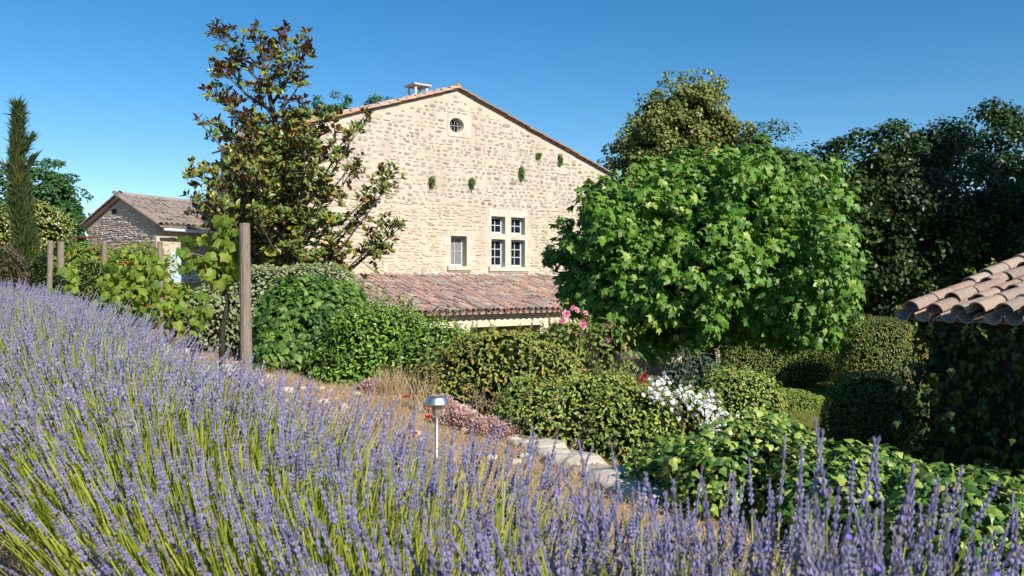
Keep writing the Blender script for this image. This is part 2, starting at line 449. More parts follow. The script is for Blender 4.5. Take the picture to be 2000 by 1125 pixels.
def shrub(name, label, cat, base, blobs, n, T, size, mat, ind=0, amp=.12, freq=2.2, depth=.12, jit=.7, droop=.2, upb=.3, outb=.3, core=.86, extra=None, shoots=0, shoot_len=.25, group=None, seed=1, back=.25, zmin=None, stems=True, sizevar=.35):
    root = thing(name, label, cat, base, group)
    area = np.array([(a[0] * a[1] + a[1] * a[2] + a[0] * a[2]) for c, a, p in blobs])
    cnt = (n * area / area.sum()).astype(int)
    PP, NN = [], []
    for k, (c, a, p) in enumerate(blobs):
        q, g = blob_points(cnt[k], c, a, p, amp, freq, seed + 0 * k, back, zmin)
        keep = np.ones(len(q), bool)
        for j, (c2, a2, p2) in enumerate(blobs):
            if j != k:
                keep &= (np.abs((q - np.asarray(c2)) / (np.asarray(a2) * .9)) ** p2).sum(1) > 1
        PP.append(q[keep]); NN.append(g[keep])
    pos = np.concatenate(PP); nrm = np.concatenate(NN)
    dep = rng.exponential(depth, len(pos)).clip(0, depth * 3)
    pos = pos - nrm * dep[:, None]
    R = leaf_frames(nrm, jit, droop, upb, outb)
    s = size * rng.uniform(1 - sizevar, 1 + sizevar, len(pos))
    view = unit(CAMP - pos)
    score = s / np.linalg.norm(pos - CAMP, axis=1) * np.clip((nrm * view).sum(1) + .3, 0, 1) * np.abs((R[:, :, 2] * view).sum(1)) * np.where(dep < depth * .6, 1, .2)
    foliage(root, pos, R, s, T, mat, ind, 'leaf', 'foliage', score)
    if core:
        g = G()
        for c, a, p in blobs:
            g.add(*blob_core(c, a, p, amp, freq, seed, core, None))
        put('shade_core', g.mesh('shade_core', M['core']), root, kind='stuff')
    if stems:
        g = G()
        for c, a, p in blobs:
            for i in range(4):
                e = np.asarray(c) + rng.uniform(-.5, .5, 3) * np.asarray(a)
                b0 = np.array([c[0] + rng.uniform(-.1, .1), c[1] + rng.uniform(-.1, .1), base[2]])
                g.add(*tube([b0, (b0 + e) / 2 + rng.normal(size=3) * .04, e], [.03, .02, .008], 5))
        put('stem', g.mesh('stem', M['bark']), root, kind='stuff')
    if shoots:
        top = np.where(nrm[:, 2] > .25)[0]
        sel = rng.choice(top, min(shoots, len(top)), replace=False)
        gs, lp, ly, lz, ls = G(), [], [], [], []
        for i in sel:
            d = unit(np.array([0, 0, 1.0]) + nrm[i] * .35 + rng.normal(size=3) * .15); L = shoot_len * rng.uniform(.4, 1.2)
            b0 = pos[i]; e = b0 + d * L
            gs.add(*tube([b0 - d * .1, e], [.004, .002], 3, False))
            k = int(6 + L / size * 1.6)
            for t in np.linspace(.05, 1, k):
                lp.append(b0 + d * L * t); o = unit(np.cross(d, rng.normal(size=3))); ly.append(unit(o + d * .8)); lz.append(unit(d - o * .5)); ls.append(size * rng.uniform(.6, 1.1))
        put('shoot_stems', gs.mesh('shoot_stems', M['twig']), root, kind='stuff')
        put('shoot_leaves', G().scatter(T, np.array(lp), frames(np.array(ly), np.array(lz)) * np.array(ls)[:, None, None]).mesh('shoot_leaves', mat), root, kind='stuff')
    if extra:
        for (nm, m2, cnt2, sz2, fn) in extra:
            cand = np.where(fn(pos, nrm))[0]
            if len(cand) == 0: continue
            sel = rng.choice(cand, min(cnt2, len(cand)), replace=False)
            p2 = pos[sel] + nrm[sel] * (dep[sel] + size * .25)[:, None]
            put(nm, G().scatter(T, p2, leaf_frames(nrm[sel], jit, droop, upb, outb) * (sz2 * rng.uniform(.7, 1.2, len(sel)))[:, None, None]).mesh(nm, m2), root, kind='stuff')
    return root, pos, nrm

def tree(name, label, base, crown, n_cl, r_cl, per, T, size, mat, trunk_r=.2, trunk_h=None, bark='bark', amp=.25, freq=.8, seed=3, shell=.45, flat=.75, limbs=9, group=None, ind=0, core=.55, back=.3, upb=.5, cat='tree', jit=.8):
    """crown = list of (centre, axes, p); leaf clusters through the outer half of each"""
    base = np.asarray(base, float)
    root = thing(name, label, cat, base, group)
    area = np.array([(a[0] * a[1] + a[1] * a[2] + a[0] * a[2]) for c, a, p in crown]); cnt = np.maximum((n_cl * area / area.sum()).astype(int), 4)
    CC, CN = [], []
    for k, (c, a, p) in enumerate(crown):
        q, g = blob_points(cnt[k], c, np.asarray(a) - r_cl * .6, p, amp, freq, seed, back)
        q = q + (np.asarray(c) - q) * (rng.uniform(0, 1, len(q)) ** 2 * shell)[:, None]
        CC.append(q); CN.append(g)
    cc = np.concatenate(CC); cn = np.concatenate(CN)
    rr = r_cl * rng.uniform(.55, 1.25, len(cc))
    u = rand_dirs(len(cc) * per).reshape(len(cc), per, 3)
    u = unit(u + cn[:, None, :] * .45)
    rad = rng.uniform(.35, 1, (len(cc), per, 1)) ** .6
    off = u * rad * rr[:, None, None]; off[..., 2] *= flat
    pos = (cc[:, None, :] + off).reshape(-1, 3); nrm = unit(u.reshape(-1, 3) + np.repeat(cn, per, 0) * .3)
    R = leaf_frames(nrm, jit, .35, upb, .3)
    s = size * rng.uniform(.65, 1.25, len(pos))
    view = unit(CAMP - pos)
    score = s / np.linalg.norm(pos - CAMP, axis=1) * np.clip((nrm * view).sum(1) + .2, 0, 1) * np.abs((R[:, :, 2] * view).sum(1)) * np.repeat(np.clip((cn * unit(CAMP - cc)).sum(1) + .3, 0, 1), per)
    foliage(root, pos, R, s, T, mat, ind, 'leaf', 'crown', score)
    c0 = np.mean([np.asarray(c) for c, a, p in crown], axis=0)
    top = np.array([c0[0], c0[1], c0[2]])
    if trunk_h is None: trunk_h = max(.8, (c0[2] - base[2]) * .6)
    g = G()
    ts = np.linspace(0, 1, 7)
    tr = np.array([base + (np.array([c0[0], c0[1], base[2] + trunk_h]) - base) * t for t in ts]) + np.c_[noise3(np.c_[ts, ts, ts] * 3, 2, seed) * trunk_r * .4 * ts, noise3(np.c_[ts, ts, ts] * 3, 2, seed + 9) * trunk_r * .4 * ts, 0 * ts]
    g.add(*tube(tr, trunk_r * (1.25 - .55 * ts) + trunk_r * .3 * np.exp(-ts * 9), 10))
    put('trunk', g.mesh('trunk', M[bark], True), root)
    g = G()
    for i in rng.choice(len(cc), min(limbs, len(cc)), replace=False):
        a0 = tr[rng.integers(3, 7)]; b0 = cc[i]
        mid = (a0 + b0) / 2 + np.array([0, 0, .12 * np.linalg.norm(b0 - a0)]) + rng.normal(size=3) * .08
        g.add(*tube([a0, a0 * .6 + mid * .4, mid, mid * .45 + b0 * .55, b0], trunk_r * np.array([.5, .38, .28, .17, .06]), 6))
    put('limbs', g.mesh('limbs', M[bark], True), root)
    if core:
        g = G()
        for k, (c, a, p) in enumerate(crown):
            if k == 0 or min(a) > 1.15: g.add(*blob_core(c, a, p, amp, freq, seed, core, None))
        put('shade_core', g.mesh('shade_core', M['core']), root, kind='stuff')
    return root, pos, nrm

# ---------------------------------------------------------------- ground
EDGE = np.array([(3.9, -4), (3.8, 2.2), (3.0, 3.9), (1.95, 4.9), (1.45, 5.6), (1.0, 6.5), (.15, 8.1), (-.95, 10.1), (-3.2, 13.1), (-5.2, 17), (-8.6, 23.5), (-11.8, 29.0), (-20, 40), (-34, 60)])
def edge_x(y): return np.interp(y, EDGE[:, 1], EDGE[:, 0])
def hgt(x, y):
    x = np.asarray(x, float); y = np.asarray(y, float)
    b = np.where(x < 0, .45 * np.tanh(-x * .085 / .45), -.06 * x)
    return b + .018 * np.sin(x * 3.1 + y * 1.7) + .014 * np.sin(x * 7.3 - y * 5.1)
def low(y): return -.95 - .65 * np.clip((np.asarray(y, float) - 20) / 6, 0, 1)

def grid_mesh(name, X, Y, Z, mat):
    r, c = X.shape
    V = np.c_[X.ravel(), Y.ravel(), Z.ravel()]
    i = (np.arange(r - 1)[:, None] * c + np.arange(c - 1)[None, :]).ravel()
    Fq = np.c_[i, i + 1, i + c + 1, i + c]
    g = G(); g.v.append(V); g.l.append(Fq.ravel()); g.t.append(np.full(len(Fq), 4)); g.n = len(V)
    return g.mesh(name, mat, True)

yy = np.concatenate([np.linspace(-400, -10, 14), np.linspace(-8, 40, 97), np.linspace(44, 900, 24)])
xx = np.concatenate([np.linspace(-600, -45, 14), np.linspace(-40, 40, 81), np.linspace(45, 600, 14)])
XX, YY = np.meshgrid(xx, yy)
ground = put('ground', grid_mesh('ground', XX, YY, low(YY) + .02 * np.sin(XX * 2.1) * np.sin(YY * 1.7), M['soil']), kind='structure')
yt = np.concatenate([np.linspace(-4, 16, 161), np.linspace(16.3, 60, 80)])
ut = np.concatenate([np.linspace(0, 8, 80), np.linspace(8.4, 70, 50)])
XT = edge_x(yt)[:, None] - ut[None, :]; YT = np.repeat(yt[:, None], len(ut), 1)
terrace = put('terrace_ground', grid_mesh('terrace_ground', XT, YT, hgt(XT, YT), M['dry']), kind='structure')
# retaining wall under the terrace edge
ye = np.linspace(-4, 60, 260); xe = edge_x(ye)
XR = np.stack([xe + .01, xe + .06, xe + .12]); YR = np.stack([ye, ye, ye]); ZR = np.stack([hgt(xe, ye) + .004, hgt(xe, ye) * .4 - .5, low(ye) - .05])
put('retaining_wall', grid_mesh('retaining_wall', XR, YR, ZR, M['retwall']), kind='structure')
# lawn in the lower garden
xl = np.linspace(2.6, 10.5, 40); yl = np.linspace(10, 27, 60)
XL, YL = np.meshgrid(xl, yl)
put('lawn', grid_mesh('lawn', XL, YL, low(YL) + .03, M['lawn']), kind='structure')
n = 26000
gx = rng.uniform(3.8, 8.2, n); gy = rng.uniform(12.5, 19.5, n)
pos = np.c_[gx, gy, low(gy) + .03]
R = frames(unit(np.c_[rng.normal(size=(n, 2)) * .35, np.ones(n)]), rand_dirs(n))
T_STALK = tmpl([(-.006, 0, 0), (.006, 0, 0), (.004, .6, .04), (0, 1, .16), (-.004, .6, .04)], [(0, 1, 2, 4), (4, 2, 3)])
T_GB = tmpl([(-.12, 0, 0), (.12, 0, 0), (0, 1, .1)], [(0, 1, 2)])
put('mown_grass', G().scatter(T_GB, pos, R * rng.uniform(.03, .06, n)[:, None, None]).mesh('mown_grass', M['grass']), kind='stuff')
bpy.data.objects['mown_grass']['label'] = 'short mown green lawn grass below the clipped hedges'
bpy.data.objects['mown_grass']['category'] = 'lawn grass'

# ---------------------------------------------------------------- stone house
HA = math.radians(38)
HD = np.array([math.cos(HA), math.sin(HA), 0]); HN = np.array([math.sin(HA), -math.cos(HA), 0]); UP = np.array([0, 0, 1.0])
H0 = np.array([-1.89, 30.0, 0])
def hw(t, z, u=0): return H0 + HD * t + HN * u + UP * z
def wp(px, py):
    r = (px - CX) / F
    t = (r * H0[1] - H0[0]) / (HD[0] - r * HD[1])
    return t, EYE - (py - HY) / F * (H0[1] + t * HD[1])
def wbox(t0, t1, z0, z1, u0, u1): return box8(hw(t0, z0, u1), HD * (t1 - t0), -HN * (u1 - u0), UP * (z1 - z0))

HOUSE = thing('stone_house', 'large pale rubble-stone farmhouse with gable end, oval attic window and lean-to tiled roof', 'house', hw(0, -1.6))
TA, ZA = wp(893, 176)
SL = .327
TL, TR = -5.9, 7.35
def rake(t): return ZA - SL * np.abs(t - TA)
ZB = -1.6
# openings (t0, t1, z0, z1)
def rect(px0, py0, px1, py1):
    t0, z1 = wp(px0, py0); t1, z0 = wp(px1, py1)
    tm = (px0 + px1) / 2
    return [t0, t1, wp(tm, py1)[1], wp(tm, py0)[1]]
O_CROSS = rect(959.5, 424, 1025, 521.5)
O_SMALL = rect(880.5, 461, 911.5, 520)
O_PLATE = rect(874.5, 224, 919, 268)
def ov(o, d=0): return [(o[0] - d, o[2] - d), (o[1] + d, o[2] - d), (o[1] + d, o[3] + d), (o[0] - d, o[3] + d)]
outer = [(TL, ZB), (TR, ZB), (TR, float(rake(TR))), (TA, ZA), (TL, float(rake(TL)))]
polys = [outer] + [ov(o)[::-1] for o in (O_CROSS, O_SMALL, O_PLATE)]
flat = [p for q in polys for p in q]
tris = geometry.tessellate_polygon([[Vector((a, b, 0)) for a, b in q] for q in polys])
g = G()
def tri_fix(tr):
    a, b, c = [flat[i] for i in tr]
    return tr if (b[0] - a[0]) * (c[1] - a[1]) - (b[1] - a[1]) * (c[0] - a[0]) > 0 else (tr[0], tr[2], tr[1])
g.add([hw(a, b, 0) for a, b in flat], [tri_fix(t) for t in tris])
# reveals
for o, dp in ((O_CROSS, .45), (O_SMALL, .45), (O_PLATE, .45)):
    c = ov(o)
    for k in range(4):
        a, b = c[k], c[(k + 1) % 4]
        g.add([hw(*a, 0), hw(*b, 0), hw(*b, -dp), hw(*a, -dp)], [(0, 1, 2, 3)])
# side and back walls
HLEN = 6.5
for t in (TL, TR):
    g.add([hw(t, ZB), hw(t, float(rake(t))), hw(t, float(rake(t)), -HLEN), hw(t, ZB, -HLEN)], [(0, 1, 2, 3)])
g.add([hw(a, b, -HLEN) for a, b in outer], [tuple(range(5))[::-1]])
WALL = put('gable_wall', g.mesh('gable_wall', M['mortar']), HOUSE)

def stone_shape(w, h, raise_, nside=9, rough=.16):
    k = np.arange(nside); th = 2 * np.pi * (k + rng.uniform(-.25, .25, nside)) / nside
    ca, sa = np.cos(th), np.sin(th); e = .62
    x = np.sign(ca) * np.abs(ca) ** e * w / 2 * rng.uniform(1 - rough, 1 + rough * .4, nside); z = np.sign(sa) * np.abs(sa) ** e * h / 2 * rng.uniform(1 - rough, 1 + rough * .4, nside)
    V = [(x[i], z[i], -.004) for i in range(nside)] + [(x[i] * .86, z[i] * .8, raise_ * rng.uniform(.75, 1.15)) for i in range(nside)]
    Fs = [(i, (i + 1) % nside, nside + (i + 1) % nside, nside + i) for i in range(nside)] + [tuple(range(nside, 2 * nside))]
    return np.array(V), Fs

def lay_stones(inside, t0, t1, z0, z1, hr, wr, gap, toW, raise_fn, keep_fn):
    """courses of irregular stones: list of (verts world, faces, centre t, z, w, h)"""
    out = []
    z = z0
    while z < z1:
        h = rng.uniform(*hr)
        t = t0 + rng.uniform(-.3, 0)
        while t < t1:
            w = rng.uniform(*wr) * (1.5 if rng.random() < .12 else 1)
            tc = t + w / 2; zc = z + h / 2 + rng.normal() * h * .16 + .03 * math.sin(t * 1.3 + z * 2)
            hh = h * rng.uniform(.5, 1.08)
            if inside(tc, zc, w, hh) and rng.random() < keep_fn(tc, zc):
                V, Fs = stone_shape(w * rng.uniform(.8, 1), hh, raise_fn(tc, zc))
                a = rng.normal() * .07
                V[:, :2] = V[:, :2] @ np.array([[math.cos(a), math.sin(a)], [-math.sin(a), math.cos(a)]])
                out.append((V, Fs, tc, zc, w, hh))
            t += w + rng.uniform(*gap)
        z += h + rng.uniform(.012, .035)
    return out

def in_house(t, z, w, h):
    for o, d in ((O_CROSS, .17), (O_SMALL, .17), (O_PLATE, .03)):
        if o[0] - d < t + w / 2 and t - w / 2 < o[1] + d and o[2] - d < z + h / 2 and z - h / 2 < o[3] + d: return False
    return t - w / 2 > TL + .05 and t + w / 2 < TR - .05 and z + h / 2 < min(rake(t - w / 2), rake(t + w / 2)) - .12 and z > 1.68
ZMID = 4.0
up_st = lay_stones(in_house, TL, TR, ZMID, ZA, (.055, .145), (.08, .30), (.01, .085), None, lambda t, z: rng.uniform(.006, .022), lambda t, z: .88)
lo_st = lay_stones(in_house, TL, TR, 1.7, ZMID, (.045, .11), (.10, .42), (.006, .045), None, lambda t, z: rng.uniform(.010, .032), lambda t, z: .94)
def place_wall_stones(sts, mat, parent, toW, n_ind, mass):
    area = np.array([s[4] * s[5] for s in sts]); vis = np.array([np.linalg.norm(toW(s[2], s[3], 0) - CAMP) for s in sts])
    px = CX + F * np.array([toW(s[2], s[3], 0)[0] / toW(s[2], s[3], 0)[1] for s in sts])
    sc = area / vis ** 2 * np.where((px > 640) & (px < 1130), 1, .2)
    k = set(np.argsort(-sc)[:n_ind].tolist())
    g = G()
    for i, s in enumerate(sts):
        V = np.array([toW(s[2] + v[0], s[3] + v[1], v[2]) for v in s[0]])
        if i in k:
            c = V.mean(0)
            put('stone', G().add(V - c, s[1]).mesh('stone', mat), parent, c)
        else: g.add(V, s[1])
    put(mass, g.mesh(mass, mat), parent, kind='stuff')
place_wall_stones(up_st, M['stone_up'], WALL, lambda t, z, u: hw(t, z, u), 170, 'rubble_stones')
place_wall_stones(lo_st, M['stone_low'], WALL, lambda t, z, u: hw(t, z, u), 90, 'coursed_stones')
# traces of old openings: squared blocks
for (a, b, c, d) in ((745, 472, 757, 489), (745, 492, 757, 506), (747, 508, 757, 534), (820, 462, 834, 477), (822, 480, 837, 499), (823, 502, 842, 517), (823, 520, 832, 536), (1083, 305, 1110, 322), (1082, 326, 1112, 342), (950, 362, 962, 377)):
    o = rect(a, b, c, d)
    V, Fs = stone_shape(o[1] - o[0], o[3] - o[2], .03, 10, .05)
    cc = hw((o[0] + o[1]) / 2, (o[2] + o[3]) / 2)
    put('stone', G().add(np.array([HD * v[0] + UP * v[1] + HN * (v[2] + .004) for v in V]), Fs).mesh('stone', M['quoin']), WALL, cc)

def wpart(name, mat, parent, *boxes):
    g = G()
    for b in boxes: g.add(*wbox(*b))
    return put(name, g.mesh(name, mat), parent)

# cross window
t0, t1, z0, z1 = O_CROSS
tm0, _ = wp(986.5, 470); tm1, _ = wp(998, 470)
_, zt1 = wp(992, 457.5); _, zt0 = wp(992, 468)
CW = wpart('cross_window', M['dressed'], HOUSE, (tm0, tm1, z0, z1, -.24, .012), (t0, tm0, zt0, zt1, -.24, .009), (tm1, t1, zt0, zt1, -.24, .009))
for b in ((t0 - .12, (t0 + t1) / 2 - .003, z1 + .002, z1 + .27, -.2, .016), ((t0 + t1) / 2 + .003, t1 + .17, z1 + .002, z1 + .27, -.2, .018)):
    wpart('lintel_block', M['dressed'], CW, b)
zs = np.linspace(z0, z1, 6)
for i in range(5):
    wl = .1 if i % 2 else .20
    wpart('jamb_block', M['dressed'], CW, (t0 - wl, t0 - .002, zs[i] + .004, zs[i + 1] - .004, -.2, .012))
    wpart('jamb_block', M['dressed'], CW, (t1 + .002, t1 + (.26 if i % 2 else .16), zs[i] + .004, zs[i + 1] - .004, -.2, .012))
wpart('sill', M['dressed'], CW, (t0 - .13, t1 + .17, z0 - .15, z0 - .002, -.2, .10), (t0 - .10, t1 + .14, z0 - .20, z0 - .15, -.1, .055))

def casement(parent, a, b, c, d, rows, cols, u, glass=M['glass'], fr=.055, mun=.028):
    f = wpart('casement', M['casement'], parent, (a, a + fr, c, d, u - .05, u), (b - fr, b, c, d, u - .05, u), (a + fr, b - fr, c, c + fr * 1.3, u - .05, u - .002), (a + fr, b - fr, d - fr, d, u - .05, u - .002))
    ia, ib, ic, idd = a + fr, b - fr, c + fr * 1.3, d - fr
    cw = (ib - ia) / cols; rh = (idd - ic) / rows
    for i in range(1, cols): wpart('glazing_bar', M['casement'], f, (ia + cw * i - mun / 2, ia + cw * i + mun / 2, ic, idd, u - .045, u - .008))
    for j in range(1, rows): wpart('glazing_bar', M['casement'], f, (ia, ib, ic + rh * j - mun / 2, ic + rh * j + mun / 2, u - .043, u - .010))
    for i in range(cols):
        for j in range(rows):
            wpart('pane', glass, f, (ia + cw * i, ia + cw * (i + 1), ic + rh * j, ic + rh * (j + 1), u - .034, u - .028))
# casements hang under the house so that bars and panes stay third level
for (a, b) in ((t0 + .01, tm0 - .01), (tm1 + .01, t1 - .01)):
    casement(HOUSE, a, b, zt1 + .01, z1 - .01, 2, 2, -.2)
    casement(HOUSE, a, b, z0 + .01, zt0 - .01, 3, 2, -.2)
wpart('dark_room', M['dark'], HOUSE, (t0 + .002, t1 - .002, z0 + .002, z1 - .002, -.44, -.42))
# small window
t0, t1, z0, z1 = O_SMALL
SW = wpart('small_window', M['dressed'], HOUSE, (t0 - .16, t1 + .17, z1 + .002, z1 + .20, -.2, .014))
for i, (wl, wr_) in enumerate(((.30, .33), (.14, .15), (.32, .30))):
    zz = np.linspace(z0, z1, 4)
    wpart('jamb_block', M['dressed'], SW, (t0 - wl, t0 - .002, zz[i] + .004, zz[i + 1] - .004, -.2, .011))
    wpart('jamb_block', M['dressed'], SW, (t1 + .002, t1 + wr_, zz[i] + .004, zz[i + 1] - .004, -.2, .011))
wpart('sill', M['dressed'], SW, (t0 - .16, t1 + .18, z0 - .13, z0 - .002, -.2, .10), (t0 - .13, t1 + .15, z0 - .18, z0 - .13, -.1, .055))
casement(HOUSE, t0 + .01, t1 - .01, z0 + .01, z1 - .01, 2, 2, -.26, M['curtain'], .05, .02)
# oval window plate
t0, t1, z0, z1 = O_PLATE
oc, _ = wp(891.5, 246); oz = (z0 + z1) / 2 + .005
ro, rz = .30, .255
nn = 32
ell = [(oc + ro * math.cos(2 * math.pi * k / nn), oz + rz * math.sin(2 * math.pi * k / nn)) for k in range(nn)]
polys = [[(t0 + .003, z0 + .003), (t1 - .003, z0 + .003), (t1 - .003, z1 - .003), (t0 + .003, z1 - .003)], ell[::-1]]
flat = [p for q in polys for p in q]
g = G().add([hw(a, b, .02) for a, b in flat], [tri_fix(t) for t in geometry.tessellate_polygon([[Vector((a, b, 0)) for a, b in q] for q in polys])])
c4 = polys[0]
for k in range(4): g.add([hw(*c4[k], .02), hw(*c4[k], -.05), hw(*c4[(k + 1) % 4], -.05), hw(*c4[(k + 1) % 4], .02)], [(0, 1, 2, 3)])
for k in range(nn):
    a, b = ell[k], ell[(k + 1) % nn]
    a2 = (oc + (a[0] - oc) * .86, oz + (a[1] - oz) * .86); b2 = (oc + (b[0] - oc) * .86, oz + (b[1] - oz) * .86)
    g.add([hw(*a, .02), hw(*b, .02), hw(*b2, -.30), hw(*a2, -.30)], [(0, 1, 2, 3)])
OW = put('oval_window', g.mesh('oval_window', M['dressed']), HOUSE)
wpart('pane', M['glass'], OW, (oc - ro, oc + ro, oz - rz, oz + rz, -.31, -.305))
for dx in (-.13, .0, .13): wpart('window_bar', M['iron'], OW, (oc + dx - .012, oc + dx + .012, oz - rz * .95 * math.sqrt(1 - (dx / ro) ** 2), oz + rz * .95 * math.sqrt(1 - (dx / ro) ** 2), -.15, -.126))
wpart('window_bar', M['iron'], OW, (oc - ro * .93, oc + ro * .93, oz - .012, oz + .012, -.125, -.10))

# tiles
def tile_template(L=.44, r0=.095, r1=.078, th=.013, n=8, arc=math.pi * .96):
    V, Fs = [], []
    for (y, r) in ((0, r0), (L, r1)):
        for rr in (r, r - th):
            for k in range(n + 1):
                a = math.pi / 2 + arc / 2 - arc * k / n
                V.append((rr * math.cos(a), y, rr * math.sin(a)))
    m = n + 1
    for k in range(n):
        Fs += [(k, k + 1, 2 * m + k + 1, 2 * m + k), (m + k, 3 * m + k, 3 * m + k + 1, m + k + 1), (k, m + k, m + k + 1, k + 1)]
    Fs += [(0, 2 * m, 3 * m, m), (n, m + n, 3 * m + n, 2 * m + n)]
    return np.array(V), Fs

def tile_roof(parent, origin, along, up, ncol, nrow, sp=.23, ex=.33, mat=None, n_ind=0, n=7, name='roof_tile', L=.44, jit=1.0, view_fn=None):
    origin, along, up = map(lambda q: np.asarray(q, float), (origin, along, up))
    along = unit(along); up = unit(up); nor = np.cross(along, up)
    if nor[2] < 0: nor = -nor
    along_x = np.cross(up, nor)
    C, Pn, RC, RP = [], [], [], []
    for i in range(ncol):
        wob = rng.normal() * .010 * jit
        for j in range(nrow):
            off = rng.normal(size=3) * np.array([.007, .012, .006]) * jit
            b = origin + along * (sp * (i + .5) + wob + off[0]) + up * (ex * j + off[1]) + nor * (.055 + off[2])
            yv = unit(up - nor * .03 + along * rng.normal() * .02 * jit); zv = nor + along * rng.normal() * .03 * jit
            C.append(b); RC.append((yv, zv))
            b2 = origin + along * (sp * i + wob) + up * (ex * j - .02) + nor * .045
            Pn.append(b2); RP.append((unit(up - nor * .02), -nor))
    C = np.array(C); Pn = np.array(Pn)
    FC = frames(np.array([r[0] for r in RC]), np.array([r[1] for r in RC])); FP = frames(np.array([r[0] for r in RP]), np.array([r[1] for r in RP]))
    V, Fs = tile_template(L, n=n); T = tmpl(V, Fs)
    D = np.linalg.norm(C - CAMP, axis=1)
    px = CX + F * C[:, 0] / C[:, 1]; py = HY + F * (EYE - C[:, 2]) / C[:, 1]
    sc = 1 / D
    if view_fn is not None: sc = sc * np.where(view_fn(px, py), 1, .1)
    k = np.argsort(-sc)[:n_ind]
    sel = np.zeros(len(C), bool); sel[k] = True
    if n_ind:
        me = G().add(V, Fs).mesh(name, mat)
        for i in k: put_m(name, me, parent, FC[i], C[i])
    g = G()
    if (~sel).any(): g.scatter(T, C[~sel], FC[~sel])
    g.scatter(T, Pn, FP)
    put('under_tiles', g.mesh('under_tiles', mat), parent, kind='stuff')

# main roof
for side, tend in ((-1, TL), (1, TR)):
    sl = unit(np.array([side, 0, -SL])); down = HD * sl[0] + UP * sl[2]
    ln = abs(tend - TA) * math.sqrt(1 + SL * SL) + .3
    nor = unit(np.cross(HN, down)); nor = nor if nor[2] > 0 else -nor
    a = hw(TA, ZA, .10) + nor * .02
    roof = put('roof', G().add(*box8(a, down * ln, -HN * (HLEN + .2), nor * .05)).mesh('roof', M['tile_grey']), HOUSE)
    tile_roof(roof, a + down * (ln - .02) - HN * .1 + nor * .035, -HN, -down, 26, int(ln / .33), mat=M['tile_old'], n=5)
    # rake tiles along the gable edge
    V, Fs = tile_template(.44, .105, .088, .014, 7)
    me = G().add(V, Fs).mesh('rake_tile', M['tile_red'] if side < 0 else M['tile_grey'])
    nr = int(ln / .36)
    for j in range(nr):
        p = a + down * (ln - .05 - j * .36) - HN * .04 + nor * (.035 + rng.normal() * .006)
        Rm = frames(np.array([-down - nor * .04]), np.array([nor]))[0]
        put_m('rake_tile', me, roof, Rm, p)
p = hw(TA, ZA + .1, .12)
RG = put('ridge', G().add(*tube([p + UP * .03, p - HN * (HLEN + .2) + UP * .03], .1, 8)).mesh('ridge', M['tile_grey'], True), HOUSE)
# chimney
cc0 = P(816, 198, 31.2)
ch = put('chimney', G().add(*box8(cc0 - HD * .27 + HN * .27 - UP * .9, HD * .54, -HN * .54, UP * 1.0)).mesh('chimney', M['dressed']), HOUSE)
zc_top = cc0[2] + .1
for a in (-1, 1):
    for b in (-1, 1):
        q = cc0 + HD * a * .23 + HN * b * .23; q[2] = zc_top
        V, Fs = lathe([(.055, 0), (.06, .05), (.035, .14), (.05, .22), (.035, .42)], 8)
        put('chimney_leg', G().add(V, Fs).mesh('chimney_leg', M['white_metal'], True), ch, q)
q = cc0.copy(); q[2] = zc_top + .415
put('cap_slab', G().add(*box8(-HD * .36 + HN * .36, HD * .72, -HN * .72, UP * .055)).mesh('cap_slab', M['dressed']), ch, q)

# lean-to
LZ1, LZ0, LU = 1.60, .50, 4.0
LT0, LT1 = -5.6, 4.2
lsl = unit(HN * -LU + UP * (LZ1 - LZ0))
ln = math.hypot(LU, LZ1 - LZ0)
lr = put('lean_to_roof', G().add(*box8(hw(LT0, LZ0 - .05, LU - .03), HD * (LT1 - LT0), lsl * (ln - .02), UP * .04)).mesh('lean_to_roof', M['tile_grey']), HOUSE)
tile_roof(lr, hw(LT0, LZ0, LU), HD, lsl, int((LT1 - LT0) / .235), int(ln / .335), .235, .335, M['tile_old'], 290, 7, view_fn=lambda px, py: (px > 690) & (px < 1110) & (py < 625), jit=1.8)
wpart('flashing', M['dressed'], HOUSE, (LT0, LT1, LZ1 - .02, LZ1 + .10, .0, .07))
wpart('lean_to_beam', M['cream'], HOUSE, (LT0 + .1, LT1 - .1, .06, LZ0 - .04, 3.45, 3.72))
for t in (LT0 + .25, -2.4, .6): wpart('lean_to_pillar', M['cream'], HOUSE, (t, t + .35, ZB, .06, 3.40, 3.74))
for t in (LT0, LT1): put('lean_to_side', G().add([hw(t, ZB, 0), hw(t, LZ1 - .06, 0), hw(t, LZ0 - .06, 3.7), hw(t, ZB, 3.7)], [(0, 1, 2, 3)]).mesh('lean_to_side', M['mortar']), HOUSE)

# left wing behind the magnolia
WT0, WZ = -6.95, 5.30
g = G().add(*wbox(WT0, TL, ZB, WZ, -2.4, -.5))
wing = put('wing_wall', g.mesh('wing_wall', M['mortar']), HOUSE)
ws = lay_stones(lambda t, z, w, h: WT0 + .1 < t - w / 2 and t + w / 2 < TL - .05, WT0, TL, .8, WZ - .1, (.09, .18), (.15, .45), (.02, .06), None, lambda t, z: rng.uniform(.015, .03), lambda t, z: .9)
g = G()
for s in ws: g.add([hw(s[2] + v[0], s[3] + v[1], v[2] - .5) for v in s[0]], s[1])
put('rubble_stones', g.mesh('rubble_stones', M['stone_low']), wing, kind='stuff')
for z0_ in (2.0, ):
    for tt in (-6.85, -6.35):
        f = wpart('shutter', M['shutter'], HOUSE, (tt, tt + .36, z0_, z0_ + 1.1, -.498, -.455))
        for q in (.15, .8): wpart('shutter_batten', M['shutter'], f, (tt + .03, tt + .33, z0_ + q, z0_ + q + .09, -.455, -.435))
wsl = unit(-HN + UP * .3)
